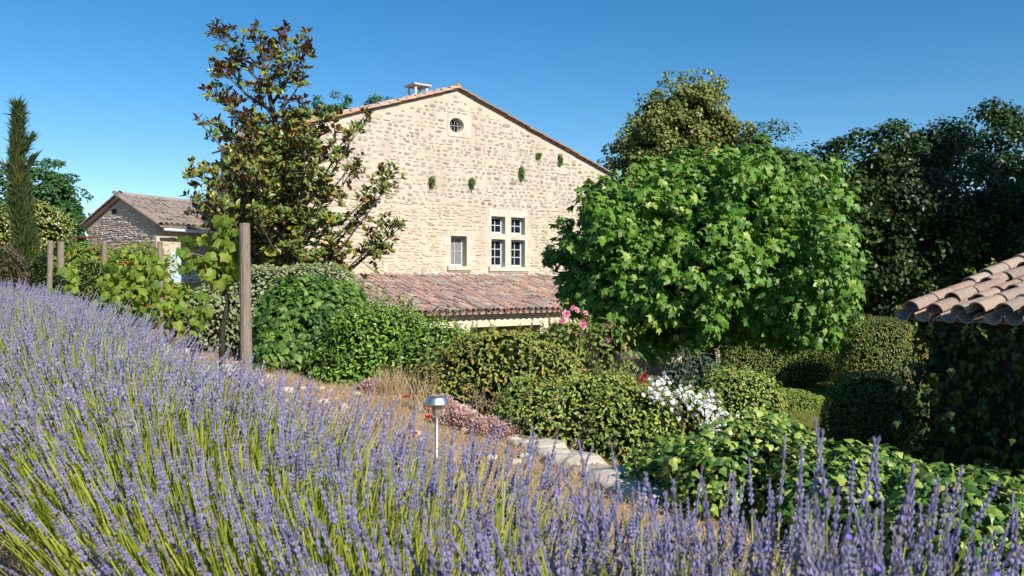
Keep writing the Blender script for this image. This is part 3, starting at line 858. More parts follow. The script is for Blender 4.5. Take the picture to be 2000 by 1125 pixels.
wr = put('wing_roof', G().add(*box8(hw(WT0 - .2, WZ, 0), HD * (TL - WT0 + .2), wsl * 2.6, UP * .05)).mesh('wing_roof', M['tile_grey']), HOUSE)
tile_roof(wr, hw(WT0 - .2, WZ + .03, .02), HD, wsl, 5, 7, mat=M['tile_old'], n=5)

# tufts growing out of the gable
def tuft(px, py, h, w, label):
    h, w = h * .85, w * .8
    t, z = wp(px, py)
    c = hw(t, z, .06)
    n = 260
    u = rand_dirs(n); u[:, 2] *= 1
    q = c + HD * (u[:, :1] * w * .5) + UP * (u[:, 2:] * h * .5) + HN * (np.abs(u[:, 1:2]) * w * .45)
    tz = (q[:, 2] - (z - h / 2)) / h
    q = q + HD * ((t * 0) + (q - c) @ HD * (tz - 1) * .45)[:, None]
    q = q + rng.normal(size=q.shape) * .025 - UP * (rng.exponential(.05, n) * (rng.random(n) < .35))[:, None]
    nr = unit(u[:, :1] * HD + u[:, 2:] * UP + np.abs(u[:, 1:2]) * HN)
    o = thing('wall_plant', label, 'plant', c, 'plants rooted in the gable wall')
    put('foliage', G().scatter(T_DIA, q, leaf_frames(nr) * rng.uniform(.05, .09, n)[:, None, None]).mesh('foliage', M['l_bay']), o, kind='stuff')
    put('stem', G().add(*tube([hw(t, z - h * .5, -.02), c], [.012, .006], 5)).mesh('stem', M['bark']), o)
tuft(842, 354, .30, .22, 'small green tuft rooted in the gable wall, leftmost of the row')
tuft(919.5, 356, .30, .24, 'rounded green tuft in the gable wall straight above the small window')
tuft(1017, 338, .50, .24, 'largest hanging green tuft in the gable wall, above the cross window')
tuft(1092, 311, .36, .18, 'green tuft in the gable wall close under the right roof slope')
tuft(1050, 303, .14, .14, 'tiny green sprig in the gable wall left of the one under the roof slope')

# ---------------------------------------------------------------- stone shed at the left
SC = np.array([-12.26, 30.0, 0.0]); SV = np.array([.545, .839, 0]); SV /= np.linalg.norm(SV); SWd = np.array([-SV[1], SV[0], 0]); SGN = np.array([-SV[0], -SV[1], 0]); SLN = -SWd
SHED = thing('stone_shed', 'grey dry-stone outbuilding with brown tiled roof left of the magnolia', 'outbuilding', SC + UP * .3)
SWid, SZE, SZA, SLen = 4.1, 3.42, 4.36, 7.0
def sg(w, z, u=0): return SC + SWd * w + SGN * u + UP * z
def sl_(v, z, u=0): return SC + SV * v + SLN * u + UP * z
gz = lambda w: SZA - (SZA - SZE) * abs(w - SWid / 2) / (SWid / 2)
g = G().add([sg(0, .2), sg(SWid, .2), sg(SWid, SZE), sg(SWid / 2, SZA), sg(0, SZE)], [(0, 1, 2, 3, 4)[::-1]])
GW = put('gable_wall', g.mesh('gable_wall', M['shed_joint']), SHED)
hole = (2.35, 3.95)
ss = lay_stones(lambda w, z, a, h: .03 < w - a / 2 and w + a / 2 < SWid - .03 and z + h / 2 < min(gz(w - a / 2), gz(w + a / 2)) - .06 and not (abs(w - 2.45) < .16 + a / 2 and abs(z - 3.92) < .14), 0, SWid, .8, SZA, (.05, .085), (.14, .42), (.0, .02), None, lambda t, z: rng.uniform(.02, .06), lambda t, z: .98)
place_wall_stones(ss, M['shed_stone'], GW, lambda w, z, u: sg(w, z, u), 120, 'dry_stones')
put('vent_hole', G().add(*box8(sg(2.32, 3.85, .012), SWd * .26, SGN * -.02, UP * .17)).mesh('vent_hole', M['dark']), GW)
g = G().add([sl_(0, .2), sl_(SLen, .2), sl_(SLen, SZE), sl_(0, SZE)], [(0, 1, 2, 3)])
g.add([sg(SWid, .2), sg(SWid, SZE), sg(SWid, SZE) + SV * SLen, sg(SWid, .2) + SV * SLen], [(0, 1, 2, 3)])
LW = put('long_wall', g.mesh('long_wall', M['mortar']), SHED)
ss = lay_stones(lambda v, z, a, h: a / 2 + .02 < v < SLen - .2 and not (.45 < v < 1.6 and 1.2 < z < 2.6) and not (.4 < v < 1.05 and z < 2.6), 0, SLen, .5, SZE - .1, (.07, .13), (.15, .42), (.01, .03), None, lambda t, z: rng.uniform(.015, .04), lambda t, z: .95)
place_wall_stones(ss, M['stone_low'], LW, lambda v, z, u: sl_(v, z, u), 30, 'coursed_stones')
sd = put('door', G().add(*box8(sl_(.52, .4, .02), SV * .44, SLN * .05, UP * 2.05)).mesh('door', M['shutter']), SHED)
for z in (.75, 1.9): put('door_batten', G().add(*box8(sl_(.54, z, .072), SV * .40, SLN * .02, UP * .1)).mesh('door_batten', M['shutter']), sd)
win = put('window', G().add(*box8(sl_(1.08, 1.5, .02), SV * .42, SLN * .03, UP * .9)).mesh('window', M['cream']), SHED)
for v in (1.0, 1.44): put('shutter', G().add(*box8(sl_(v, 1.45, .055), SV * .20, SLN * .045, UP * .98)).mesh('shutter', M['shutter']), win)
put('sill', G().add(*box8(sl_(.98, 1.36, .01), SV * .72, SLN * .14, UP * .08)).mesh('sill', M['dressed']), win)
for s in (0, 1):
    eav = (sg(0, SZE) if s == 0 else sg(SWid, SZE)) + SGN * .10; rid = sg(SWid / 2, SZA) + SGN * .10
    up = unit(rid - eav); ln = np.linalg.norm(rid - eav)
    over = .42 if s == 0 else .12
    e0 = eav - up * over + UP * .03
    rf = put('roof', G().add(*box8(e0, SV * (SLen + .4), up * (ln + over), UP * .05)).mesh('roof', M['tile_shed']), SHED)
    al = SV
    tile_roof(rf, e0 + UP * .05 + SV * .05, al, up, int((SLen + .3) / .23), int((ln + over) / .33), mat=M['tile_shed'], n_ind=80 if s == 0 else 0, n=5, jit=1.6)
    V, Fs = tile_template(.44, .11, .09, .014, 6)
    me = G().add(V, Fs).mesh('rake_tile', M['tile_shed'])
    for j in range(int((ln + over) / .36) + 1):
        nrm = np.cross(SV, up); nrm = nrm if nrm[2] > 0 else -nrm
        put_m('rake_tile', me, rf, frames(np.array([up]), np.array([nrm]))[0], e0 + up * (.36 * j) + nrm * .09 - SV * .03)
put('ridge', G().add(*tube([sg(SWid / 2, SZA + .16) + SGN * .2, sg(SWid / 2, SZA + .10) + SV * SLen * .5, sg(SWid / 2, SZA + .14) + SV * (SLen + .1)], .10, 8)).mesh('ridge', M['tile_shed'], True), SHED)
e0 = sg(0, SZE) - unit(sg(SWid / 2, SZA) - sg(0, SZE)) * .48
put('gutter', G().add(*tube([e0 - UP * .02, e0 + SV * (SLen + .2) - UP * .05], .055, 8)).mesh('gutter', M['white_metal'], True), SHED)

# rusty rail beside the shed
rr0 = P(148, 470, 22); rr1 = P(192, 468, 22)
RAIL = thing('pipe_rail', 'rusty brown pipe rail standing in front of the shed gable', 'railing', (rr0[0], rr0[1], .4))
zr = rr0[2] + .1
for p in (rr0, rr1): put('rail_post', G().add(*tube([(p[0], p[1], .35), (p[0], p[1], zr)], .03, 8)).mesh('rail_post', M['rust'], True), RAIL)
for z in (zr - .02, zr - .25, zr - .48): put('rail_bar', G().add(*tube([(rr0[0], rr0[1], z), (rr1[0], rr1[1], z)], .022 if z < zr - .1 else .03, 8)).mesh('rail_bar', M['rust'], True), RAIL)

# ---------------------------------------------------------------- garden cottage at the right edge
CA_ = np.array([4.07, 9.0, 1.08]); CE = np.array([.5, -.866, 0]); CU = np.array([.866, .5, 0]); CSL = .27
COTT = thing('garden_cottage', 'low creeper-covered cottage with sunlit pinkish canal tiles at the right edge', 'cottage', (CA_[0] + .6, CA_[1] - .3, -.95))
cu = unit(CU + UP * CSL)
g = G()
w0 = CA_ + CU * .22 + CE * .12
L_, Wd_ = 4.2, 3.4
zc0 = -.95
base4 = [w0, w0 + CE * L_, w0 + CE * L_ + CU * Wd_, w0 + CU * Wd_]
ztop = [1.02 + .05, 1.07, 1.02 + CSL * (Wd_ + .1), 1.02 + CSL * (Wd_ + .1)]
V = [(b[0], b[1], zc0) for b in base4] + [(b[0], b[1], z - .05) for b, z in zip(base4, ztop)]
put('wall', G().add(V, BOXF).mesh('wall', M['cottage_wall']), COTT)
crf = put('roof', G().add(*box8(CA_ + CU * .05 + CE * .02 - UP * .04, CE * (L_ + .2), cu * 3.7, UP * .04)).mesh('roof', M['tile_pink']), COTT)
tile_roof(crf, CA_ + UP * .005, CE, cu, 18, 11, .222, .335, M['tile_pink'], 150, 12, L=.45, jit=1.7, view_fn=lambda px, py: px < 2080)

# creeper on the cottage wall
CRP = thing('wall_creeper', 'leafy creeper hanging over the shaded cottage wall at right', 'creeper', (w0[0], w0[1], zc0))
n = 3600
v = rng.uniform(-.10, 3.0, n); z = rng.uniform(-.9, 1.0, n) ; dep = np.abs(rng.normal(size=n)) * .07 + .03
cl = noise3(np.c_[v * 2, z * 2, 0 * z], 1.6, 41)
keep = (cl > -.9); v, z, dep = v[keep], z[keep], dep[keep] * (1 + 1.6 * np.clip(cl[keep] + .3, 0, 1.6))
pos = w0 + CE * v[:, None] - CU * dep[:, None]; pos[:, 2] = z
nr = np.tile(-CU, (len(pos), 1))
R = frames(unit(rand_dirs(len(pos)) * .5 + np.array([0, 0, -1.0])), unit(nr + rand_dirs(len(pos)) * 1.1 + np.array([0, 0, .35])))
s = .085 * rng.uniform(.6, 1.25, len(pos))
pxs = CX + F * pos[:, 0] / pos[:, 1]
sc = s / np.linalg.norm(pos - CAMP, axis=1) * np.abs((R[:, :, 2] * unit(CAMP - pos)).sum(1)) * np.where(pxs < 2010, 1, .1) * np.where(pos[:, 2] > -.55, 1, .1)
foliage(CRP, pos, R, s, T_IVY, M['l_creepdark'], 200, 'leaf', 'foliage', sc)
# pale shoots along the eave and the rake
gs, lp, ly, lz = G(), [], [], []
for k in range(16):
    a = CA_ + CE * rng.uniform(.0, 1.6) - UP * .03
    if k >= 9: a = CA_ + cu * rng.uniform(.0, 2.2) - CE * .10 + UP * .06
    d = unit(np.array([rng.normal() * .3, rng.normal() * .3, -1.0])) if k < 9 else unit(cu + rng.normal(size=3) * .35)
    L = rng.uniform(.12, .3)
    pts = [a, a + d * L * .5 - CU * .05 * (k < 9), a + d * L]
    gs.add(*tube(pts, [.004, .003, .002], 4, False))
    for t in np.linspace(.1, 1, 7):
        lp.append(a + d * L * t - (CU * .03 if k < 9 else 0) + rng.normal(size=3) * .015); ly.append(unit(d + rng.normal(size=3) * .8)); lz.append(unit(-CU * .5 + SUN + rng.normal(size=3) * .4))
put('hanging_shoot', gs.mesh('hanging_shoot', M['twig']), CRP)
put('young_leaves', G().scatter(T_IVY, np.array(lp), frames(np.array(ly), np.array(lz)) * rng.uniform(.03, .06, len(lp))[:, None, None]).mesh('young_leaves', M['l_creep']), CRP, kind='stuff')

# ---------------------------------------------------------------- trees
# magnolia
MB = np.array([-4.45, 17.2, .0])
def magnolia():
    root = thing('magnolia_tree', 'tall open magnolia with glossy green and rust-brown leaves beside the gable', 'tree', MB)
    D0 = 17.2
    ax = [P(560, 580, D0), P(562, 480, D0), P(558, 380, D0), P(545, 280, D0), P(530, 200, D0), P(515, 120, D0), P(505, 70, D0)]
    ax = np.array(ax); ax[:, 1] += rng.normal(size=7) * .08
    g = G().add(*tube(np.vstack([[MB[0], MB[1], -.6], ax]), [.13, .12, .11, .09, .07, .05, .03, .015], 8))
    put('trunk', g.mesh('trunk', M['bark'], True), root)
    # (tip px, py) outline of the crown; more tips are filled in between
    tips = [(425, 45), (492, 55), (556, 60), (605, 60), (580, 105), (425, 120), (455, 130), (590, 160), (410, 180), (440, 200), (590, 215), (395, 245), (430, 250), (600, 260), (640, 230), (660, 300), (700, 250), (712, 240), (480, 285), (450, 320), (385, 340), (385, 385), (410, 400), (420, 330), (470, 350), (760, 345), (745, 380), (690, 330), (715, 410), (640, 380), (775, 435), (690, 440), (735, 480), (670, 540), (450, 440), (430, 400), (500, 430), (610, 440), (650, 480), (580, 500), (540, 520), (500, 500), (610, 545), (690, 560), (400, 430), (560, 420), (520, 380), (600, 340), (530, 330), (560, 240), (520, 260), (505, 180), (545, 150), (530, 100), (460, 90), (480, 230), (560, 300), (470, 400), (640, 430), (620, 510), (470, 470)]
    LP, LY, LZ = [], [], []
    gb = G()
    def whorl(c, d, n, s):
        for k in range(n):
            o = unit(np.cross(d, rng.normal(size=3)))
            y = unit(o * rng.uniform(.6, 1.2) + d * rng.uniform(.2, 1.0) + np.array([0, 0, .1]))
            LP.append(c + rng.normal(size=3) * .02); LY.append(y)
            k2 = np.clip((5.0 - c[2]) / 3.0, .08, 1) * (rng.random() < .52)
            LZ.append(unit(d * .8 - o * .25 + rng.normal(size=3) * .3 + (SUN + unit(CAMP - c)) * .75 * k2))
    def axpt(z):
        i = np.argsort(np.abs(ax[:, 2] - z))[:2]
        a, b = ax[i[0]], ax[i[1]]; f = np.clip((z - a[2]) / (b[2] - a[2] + 1e-6), 0, 1)
        return a + (b - a) * f
    allt = []
    for (a, b) in tips:
        b = b + (22 if b < 100 else 10 if b < 140 else 0)
        for rep in range(2 if (b > 250 and rng.random() < .6) else 1):
            p = P(a, b, D0); rad = abs(p[0] - axpt(p[2])[0])
            w = max(.35, 1.9 * min(1, (7.0 - p[2]) / 4.5)) * .8
            p = P(a + rng.normal() * 6 * rep, b + rng.normal() * 8 * rep, D0 + rng.uniform(-w, w)); allt.append(p)
    for i in range(70):
        b = rng.uniform(230, 555); a = 548 + rng.uniform(-1, 1) * (50 + (b - 230) * .27)
        w = 1.5
        allt.append(P(a, b, D0 + rng.uniform(-w, w * .6)))
    for (a, b) in ((440, 300), (455, 335), (430, 365), (475, 310), (500, 340), (465, 380), (440, 410), (495, 400), (520, 300), (480, 430)):
        allt.append(P(a + rng.normal() * 5, b + rng.normal() * 5, D0 + rng.uniform(-.9, .2)))
    for p in allt:
        L = np.linalg.norm(p[:2] - axpt(p[2])[:2])
        s0 = axpt(p[2] - .25 - L * rng.uniform(.45, .8))
        mid = s0 * .45 + p * .55 - np.array([0, 0, .10 * L]) + rng.normal(size=3) * .06
        q = [s0, s0 * .5 + mid * .5, mid, mid * .4 + p * .6, p]
        gb.add(*tube(q, [.035, .028, .02, .013, .007], 5))
        q = np.array(q); d = unit(p - mid)
        whorl(p, unit(d + np.array([0, 0, .7])), 9, 1)
        for rep in range(7 + int(5 * L) + (9 if p[2] > 4.4 else 0)):
            t = rng.uniform(.35, 1.0)
            c = mid + (p - mid) * t if t > .5 else s0 + (mid - s0) * (t + .4)
            tw = unit(rng.normal(size=3) + d * .6 + np.array([0, 0, .5])); e = c + tw * rng.uniform(.10, .34)
            gb.add(*tube([c, e], [.008, .005], 4, False))
            whorl(e, unit(tw + np.array([0, 0, .6])), 6, 1)
    put('branches', gb.mesh('branches', M['bark'], True), root, kind='stuff')
    LP, LY, LZ = np.array(LP), np.array(LY), np.array(LZ)
    # a third of the leaves stand up and show their brown undersides
    R = frames(LY, LZ); s = rng.uniform(.10, .165, len(LP))
    sc = s * np.abs((R[:, :, 2] * unit(CAMP - LP)).sum(1)) * np.where(LP[:, 1] < D0 - .4, 1, .5) * rng.uniform(.6, 1, len(LP))
    foliage(root, LP, R, s, T_OVAL, M['l_mag'], 300, 'leaf', 'crown', sc)
magnolia()

# plane tree with a mop head
pc = P(1378, 490, 14.0)
def plane_tree():
    base = np.array([pc[0] + .02, 14.0, -.95])
    blobs = [((pc[0], 14.0, 1.92), (2.46, 2.3, 1.48), 2.3), ((pc[0] + .2, 14.2, 2.35), (1.7, 1.6, 1.08), 2.0), ((pc[0] - .75, 13.8, 1.5), (1.70, 1.8, 1.0), 2.2), ((pc[0] + .95, 13.9, 1.5), (1.5, 1.7, 1.0), 2.2), ((pc[0] - 1.3, 13.6, 2.1), (.9, 1.2, .75), 2.0)]
    blobs = [((pc[0] - .05, 14.0, 1.88), (2.42, 2.3, 1.50), 2.4), ((pc[0] + .35, 14.2, 2.40), (1.5, 1.6, 1.12), 2.0), ((pc[0] - .8, 13.7, 1.35), (1.62, 1.7, 1.05), 2.2), ((pc[0] + .8, 13.8, 1.4), (1.45, 1.7, 1.05), 2.2), ((pc[0] - 1.3, 13.6, 2.1), (.9, 1.2, .75), 2.0)]
    root, pos, nrm = tree('plane_tree', 'round-headed plane tree with large bright green lobed leaves in front of the house', base, blobs, 960, .28, 25, T_PLANE, .120, M['l_plane'], trunk_r=.2, trunk_h=2.6, bark='bark_dark', amp=.36, freq=2.0, seed=21, shell=.30, flat=.8, limbs=14, ind=300, core=.48, upb=.35, jit=.75)
plane_tree()

# linden behind
lc = P(1330, 300, 38)
tree('linden_tree', 'tall linden with yellowish flower bracts rising behind the plane tree', (lc[0], 38, -1.6),
     [((lc[0] - .1, 38, 6.4), (3.0, 2.7, 3.2), 2.1), ((lc[0] + .45, 38, 8.2), (2.45, 2.2, 2.1), 2.2), ((lc[0] - 1.5, 37.6, 6.1), (1.75, 1.8, 2.5), 2.0), ((lc[0] - .9, 38, 8.4), (1.5, 1.2, 1.3), 2.0), ((lc[0] + 1.9, 37.8, 7.6), (1.0, 1.2, 1.5), 2.0)], 470, .52, 95, T_WIDE, .13, M['l_linden'], .28, seed=5, amp=.6, freq=1.2)
# green tree between plane and linden
c = P(1470, 330, 20)
tree('plane_tree', 'mid-green tree whose top shows between the linden and the dark trees', (c[0], 20, -1.1),
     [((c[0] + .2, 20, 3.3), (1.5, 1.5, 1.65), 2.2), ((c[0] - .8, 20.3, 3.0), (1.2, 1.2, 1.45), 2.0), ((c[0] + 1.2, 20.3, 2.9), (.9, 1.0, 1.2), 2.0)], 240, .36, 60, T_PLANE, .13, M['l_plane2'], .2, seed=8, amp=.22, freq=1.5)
c = P(1490, 300, 36)
tree('distant_tree', 'grey-green treetop just right of the linden, behind the others', (c[0], 36, -1.6),
     [((c[0] + .2, 36, 5.6), (1.7, 1.6, 2.3), 2.0)], 60, .5, 70, T_DIA, .15, M['l_cyp'], .2, seed=12, amp=.3, freq=1.0)
# dark trees at the right
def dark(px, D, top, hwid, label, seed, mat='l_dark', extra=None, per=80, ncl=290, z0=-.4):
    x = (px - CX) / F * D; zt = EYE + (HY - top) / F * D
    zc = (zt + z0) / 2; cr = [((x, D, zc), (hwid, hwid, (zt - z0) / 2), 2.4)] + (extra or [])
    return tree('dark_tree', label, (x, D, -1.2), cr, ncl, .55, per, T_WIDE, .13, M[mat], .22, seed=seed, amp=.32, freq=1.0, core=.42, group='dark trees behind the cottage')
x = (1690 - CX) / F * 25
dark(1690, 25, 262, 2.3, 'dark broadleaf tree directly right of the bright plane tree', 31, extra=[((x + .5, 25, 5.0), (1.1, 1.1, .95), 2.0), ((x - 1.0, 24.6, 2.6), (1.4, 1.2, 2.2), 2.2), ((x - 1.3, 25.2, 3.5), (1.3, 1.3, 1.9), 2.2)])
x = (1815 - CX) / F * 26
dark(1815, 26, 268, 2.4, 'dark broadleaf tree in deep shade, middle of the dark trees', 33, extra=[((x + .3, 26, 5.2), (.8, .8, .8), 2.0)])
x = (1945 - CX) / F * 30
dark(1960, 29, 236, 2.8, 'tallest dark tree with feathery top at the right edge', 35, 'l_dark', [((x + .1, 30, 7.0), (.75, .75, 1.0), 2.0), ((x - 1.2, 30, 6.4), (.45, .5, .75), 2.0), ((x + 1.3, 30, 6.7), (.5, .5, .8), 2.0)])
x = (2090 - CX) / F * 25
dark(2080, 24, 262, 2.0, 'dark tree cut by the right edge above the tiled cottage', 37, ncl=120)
# wood closing the garden at the back
WR = thing('woodland', 'dark unbroken woodland closing the garden far behind the trees', 'woodland', (16, 42, -1.6), kind='stuff')
q, gg = [], []
for k in range(9):
    a, b = blob_points(1500, (3 + k * 4.5, 44 + 2 * math.sin(k), 1.6 + .5 * math.sin(k * 2.3)), (3.2, 2.5, 3.4), 2.2, .5, .8, 60 + k, .1)
    q.append(a); gg.append(b)
q = np.concatenate(q); gg = np.concatenate(gg)
put('foliage', G().scatter(T_WIDE, q, leaf_frames(gg) * rng.uniform(.2, .35, len(q))[:, None, None]).mesh('foliage', M['l_dark']), WR, kind='stuff')
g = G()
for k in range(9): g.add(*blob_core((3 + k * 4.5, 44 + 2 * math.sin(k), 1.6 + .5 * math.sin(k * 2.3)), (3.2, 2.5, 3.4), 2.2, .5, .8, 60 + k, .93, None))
put('shade_core', g.mesh('shade_core', M['core']), WR, kind='stuff')
# tree outside the frame that throws the big shade onto the dark trees
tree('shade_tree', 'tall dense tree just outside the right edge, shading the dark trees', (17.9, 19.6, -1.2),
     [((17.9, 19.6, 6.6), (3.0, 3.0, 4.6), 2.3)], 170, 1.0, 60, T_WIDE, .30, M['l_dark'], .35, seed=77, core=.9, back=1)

# trees at the left
c = P(95, 430, 44)
tree('round_tree', 'dense dark green rounded tree left of the shed', (c[0], 44, .3),
     [((c[0], 44, 4.6), (2.1, 2.0, 3.4), 2.1), ((c[0] + 1.1, 43.4, 3.4), (1.75, 1.5, 2.4), 2.0), ((c[0] - .9, 43.6, 3.6), (2.2, 1.5, 2.6), 2.0)], 260, .62, 90, T_WIDE, .16, M['l_round'], .25, seed=9, amp=.3, freq=1.1, flat=.6)
c = P(-40, 440, 46)
tree('round_tree', 'dark green tree cut by the left edge behind the cypress', (c[0], 46, .3),
     [((c[0], 46, 4.2), (3.3, 2.4, 3.6), 2.1)], 150, .7, 80, T_WIDE, .18, M['l_round'], .25, seed=14, amp=.3, freq=1.0)
for (a, b, D, w, h, lab, sd) in ((650, 214, 60, 1.9, 1.6, 'leafy treetop peeping over the left end of the house roof', 51), (740, 196, 58, 1.1, 1.0, 'small treetop peeping over the roof left of the chimney', 52), (776, 190, 58, .55, .6, 'tiny leafy treetop over the roof beside the chimney', 53)):
    c = P(a, b + 12, D)
    tree('distant_tree', lab, (c[0], D, -1.6), [((c[0], D, c[2] - h * .4), (w, w, h * 1.4), 2.0)], 40, .45, 60, T_DIA, .22, M['l_round'], .2, seed=sd, amp=.2, trunk_h=c[2] - 1, group='treetops over the roof')

# cypress
def cypress():
    D0 = 18.0; b = P(42, 600, D0); b[2] = .35
    root = thing('cypress_tree', 'slender dark cypress with feathery tip near the left edge', 'tree', b)
    zt = EYE + (HY - 208) / F * D0
    n = 19000
    f = rng.uniform(0, 1, n) ** .85
    z = b[2] + f * (zt - b[2])
    prof = np.interp(f, [0, .08, .3, .5, .62, .72, .82, .92, 1.0], [.16, .205, .20, .18, .14, .095, .07, .035, .006])
    a = rng.uniform(0, 6.283, n)
    r = prof * (rng.uniform(.35, 1, n) ** .5) * (1 + .3 * noise3(np.c_[np.cos(a), np.sin(a), z * 1.4], 1.8, 3))
    pos = np.c_[b[0] + r * np.cos(a) + .10 * np.sin(z * 1.1), b[1] + r * np.sin(a), z]
    y = unit(np.c_[np.cos(a) * .45, np.sin(a) * .45, np.ones(n)] + rng.normal(size=(n, 3)) * .3)
    for (px, py, dx, dz, L, k) in ((22, 300, -.9, .75, .45, 350), (12, 325, -1, .9, .3, 200), (62, 268, .8, 1.1, .42, 400), (30, 248, -.7, 1, .25, 150), (38, 215, -.5, 1, .3, 150), (64, 310, .6, .8, .2, 150)):
        e = P(px, py, D0); s0 = e - unit(np.array([dx, 0, dz])) * L
        t = rng.uniform(0, 1, k)[:, None]
        pos = np.vstack([pos, s0 + (e - s0) * t + rng.normal(size=(k, 3)) * .045 * (1.1 - t)])
        y = np.vstack([y, unit(np.array([dx, 0, dz]) + rng.normal(size=(k, 3)) * .4)])
    R = frames(y, rand_dirs(len(pos)))
    br = (pos[:, 2] < b[2] + 1.6) & (rng.random(len(pos)) < .45)
    s = rng.uniform(.07, .17, len(pos)) * np.where(rng.random(len(pos)) < .12, 1.9, 1)
    put('crown', G().scatter(T_SPRAY, pos[~br], R[~br] * s[~br][:, None, None]).mesh('crown', M['l_cyp']), root, kind='stuff')
    put('lower_sprays', G().scatter(T_SPRAY, pos[br], R[br] * s[br][:, None, None] * 1.1).mesh('lower_sprays', M['l_cyp2']), root, kind='stuff')
    put('trunk', G().add(*tube([b - UP * .2, b + UP * 2, (b[0], b[1], zt - .3)], [.09, .06, .01], 7)).mesh('trunk', M['bark'], True), root)
cypress()

# ---------------------------------------------------------------- shrubs at the left
def B(px, py, D, ax, p=2.2):
    c = P(px, py, D); return (tuple(c), ax, p)
tr = lambda p, n: np.ones(len(p), bool)
b0 = P(55, 460, 22)
shrub('flowering_shrub', 'loose shrub dotted with white blossom behind the cypress', 'shrub', (b0[0], 22, .4), [B(50, 460, 22, (.95, .8, .95))], 3800, T_DIA, .07, M['l_olive'], amp=.2, extra=[('blossom', M['white'], 130, .06, tr)])
shrub('dark_shrub', 'dark shrub mass behind the vineyard posts beside the cypress', 'shrub', (P(115, 600, 17)[0], 17, .4), [B(118, 545, 17, (.72, .6, .75)), B(70, 560, 18, (.6, .6, .6))], 5000, T_DIA, .055, M['l_dark'], amp=.12)
shrub('bare_bush', 'brownish twiggy bush at the far left edge', 'shrub', (P(0, 560, 16)[0], 16, .4), [B(0, 540, 16, (.5, .5, .6))], 1500, T_SPRAY, .12, M['drytwig'], amp=.12)
shrub('trumpet_vine', 'light green climber with scattered red flowers behind the vine row', 'climber', (P(215, 600, 16)[0], 16, .4), [B(180, 520, 16, (.55, .5, .42)), B(265, 530, 15, (.6, .5, .38)), B(335, 585, 13.5, (.32, .4, .42))], 4200, T_DIA, .085, M['l_vine'], amp=.14, core=.7, extra=[('red_flowers', M['poppy'], 46, .075, lambda p, n: n[:, 2] > -.2)])
shrub('dark_shrub', 'dense fine-leaved dark green shrub between two grey posts', 'shrub', (P(175, 600, 13.5)[0], 13.5, .4), [B(178, 562, 13.5, (.36, .4, .45))], 3800, T_DIA, .035, M['l_box'], amp=.06)

# ---------------------------------------------------------------- shrubs below the house
blobs = [B(530, 590, 14.2, (1.30, 1.0, .60)), B(430, 620, 13.8, (.45, .6, .58)), B(610, 580, 14.6, (.8, .8, .50))]
shrub('grey_shrub', 'broad pale grey-green rounded shrub under the magnolia', 'shrub', (P(520, 690, 14)[0], 14, .1), blobs, 12000, T_WIDE, .055, M['l_grey'], amp=.07, depth=.07, seed=61)
blobs = [B(610, 650, 12.4, (.80, .75, .78)), B(560, 700, 12.0, (.5, .5, .48)), B(660, 620, 12.8, (.42, .5, .55))]
shrub('laurel_shrub', 'dark glossy laurel and ivy mound right of the tall grey post', 'shrub', (P(600, 730, 12.3)[0], 12.3, .1), blobs, 7500, T_IVY, .10, M['l_bay'], ind=120, amp=.13, depth=.10, seed=62, droop=.4)
blobs = [B(750, 700, 11.6, (.80, .8, .78)), B(690, 730, 11.2, (.60, .6, .42)), B(860, 738, 11.0, (.62, .7, .72)), B(640, 735, 11.6, (.3, .4, .30)), B(935, 745, 10.8, (.45, .5, .66))]
shrub('green_hedge', 'fresh bright green untrimmed hedge below the lean-to roof', 'hedge', (P(780, 790, 11.2)[0], 11.2, -.4), blobs, 15000, T_OVAL, .06, M['l_bright'], amp=.11, depth=.09, seed=63, shoots=170, shoot_len=.20, extra=[('dead_leaves', M['drytwig'], 150, .05, lambda p, n: noise3(p, 2.0, 7) > .6), ('pale_flowers', M['white'], 60, .03, lambda p, n: n[:, 2] > .3)])
blobs = [B(1000, 718, 10.2, (.95, .8, .52)), B(880, 760, 10.0, (.45, .5, .40)), B(1080, 720, 10.6, (.6, .6, .58))]
shrub('bronze_shrub', 'olive and bronze firethorn shrub dotted with orange leaves behind the lamp', 'shrub', (P(980, 830, 10)[0], 10.1, -.4), blobs, 11000, T_OVAL, .05, M['l_olive'], amp=.12, depth=.11, seed=64, shoots=80, shoot_len=.14, extra=[('orange_leaves', M['l_gold'], 130, .06, lambda p, n: (p[:, 0] > -.6) & (p[:, 0] < .4))])
# bare twigs in the bronze shrub
g = G()
b0 = P(945, 800, 9.35)
for k in range(34):
    d = unit(np.array([rng.normal() * .8, -.5 + rng.normal() * .3, .9 + rng.normal() * .4])); L = rng.uniform(.15, .42)
    g.add(*tube([b0 + rng.normal(size=3) * .1, b0 + d * L * .6 + rng.normal(size=3) * .03, b0 + d * L], [.006, .004, .002], 4, False))
thing('dead_branches', 'bare grey dead twigs showing at the foot of the bronze shrub', 'branches', b0 * 0, data=g.mesh('dead_branches', M['twig']))
blobs = [B(1140, 842, 8.2, (.76, .55, .52), ), B(1065, 822, 8.5, (.46, .45, .40)), B(1228, 865, 7.8, (.42, .45, .52)), B(1150, 915, 8.2, (.66, .45, .5))]
shrub('clipped_shrub', 'rounded clipped shrub with yellowing leaves above the pale stone edging', 'shrub', (P(1140, 950, 8.2)[0], 8.2, -.8), blobs, 15000, T_OVAL, .043, M['l_clip'], ind=0, amp=.075, freq=3.0, depth=.06, seed=65, shoots=90, shoot_len=.09, extra=[('yellow_leaves', M['l_gold'], 150, .045, tr), ('dead_leaves', M['drytwig'], 260, .045, lambda p, n: noise3(p, 3.0, 5) > .5)])
blobs = [B(1440, 810, 9.0, (.46, .5, .48), 2.3), B(1450, 900, 9.0, (.5, .5, .5), 2.3)]
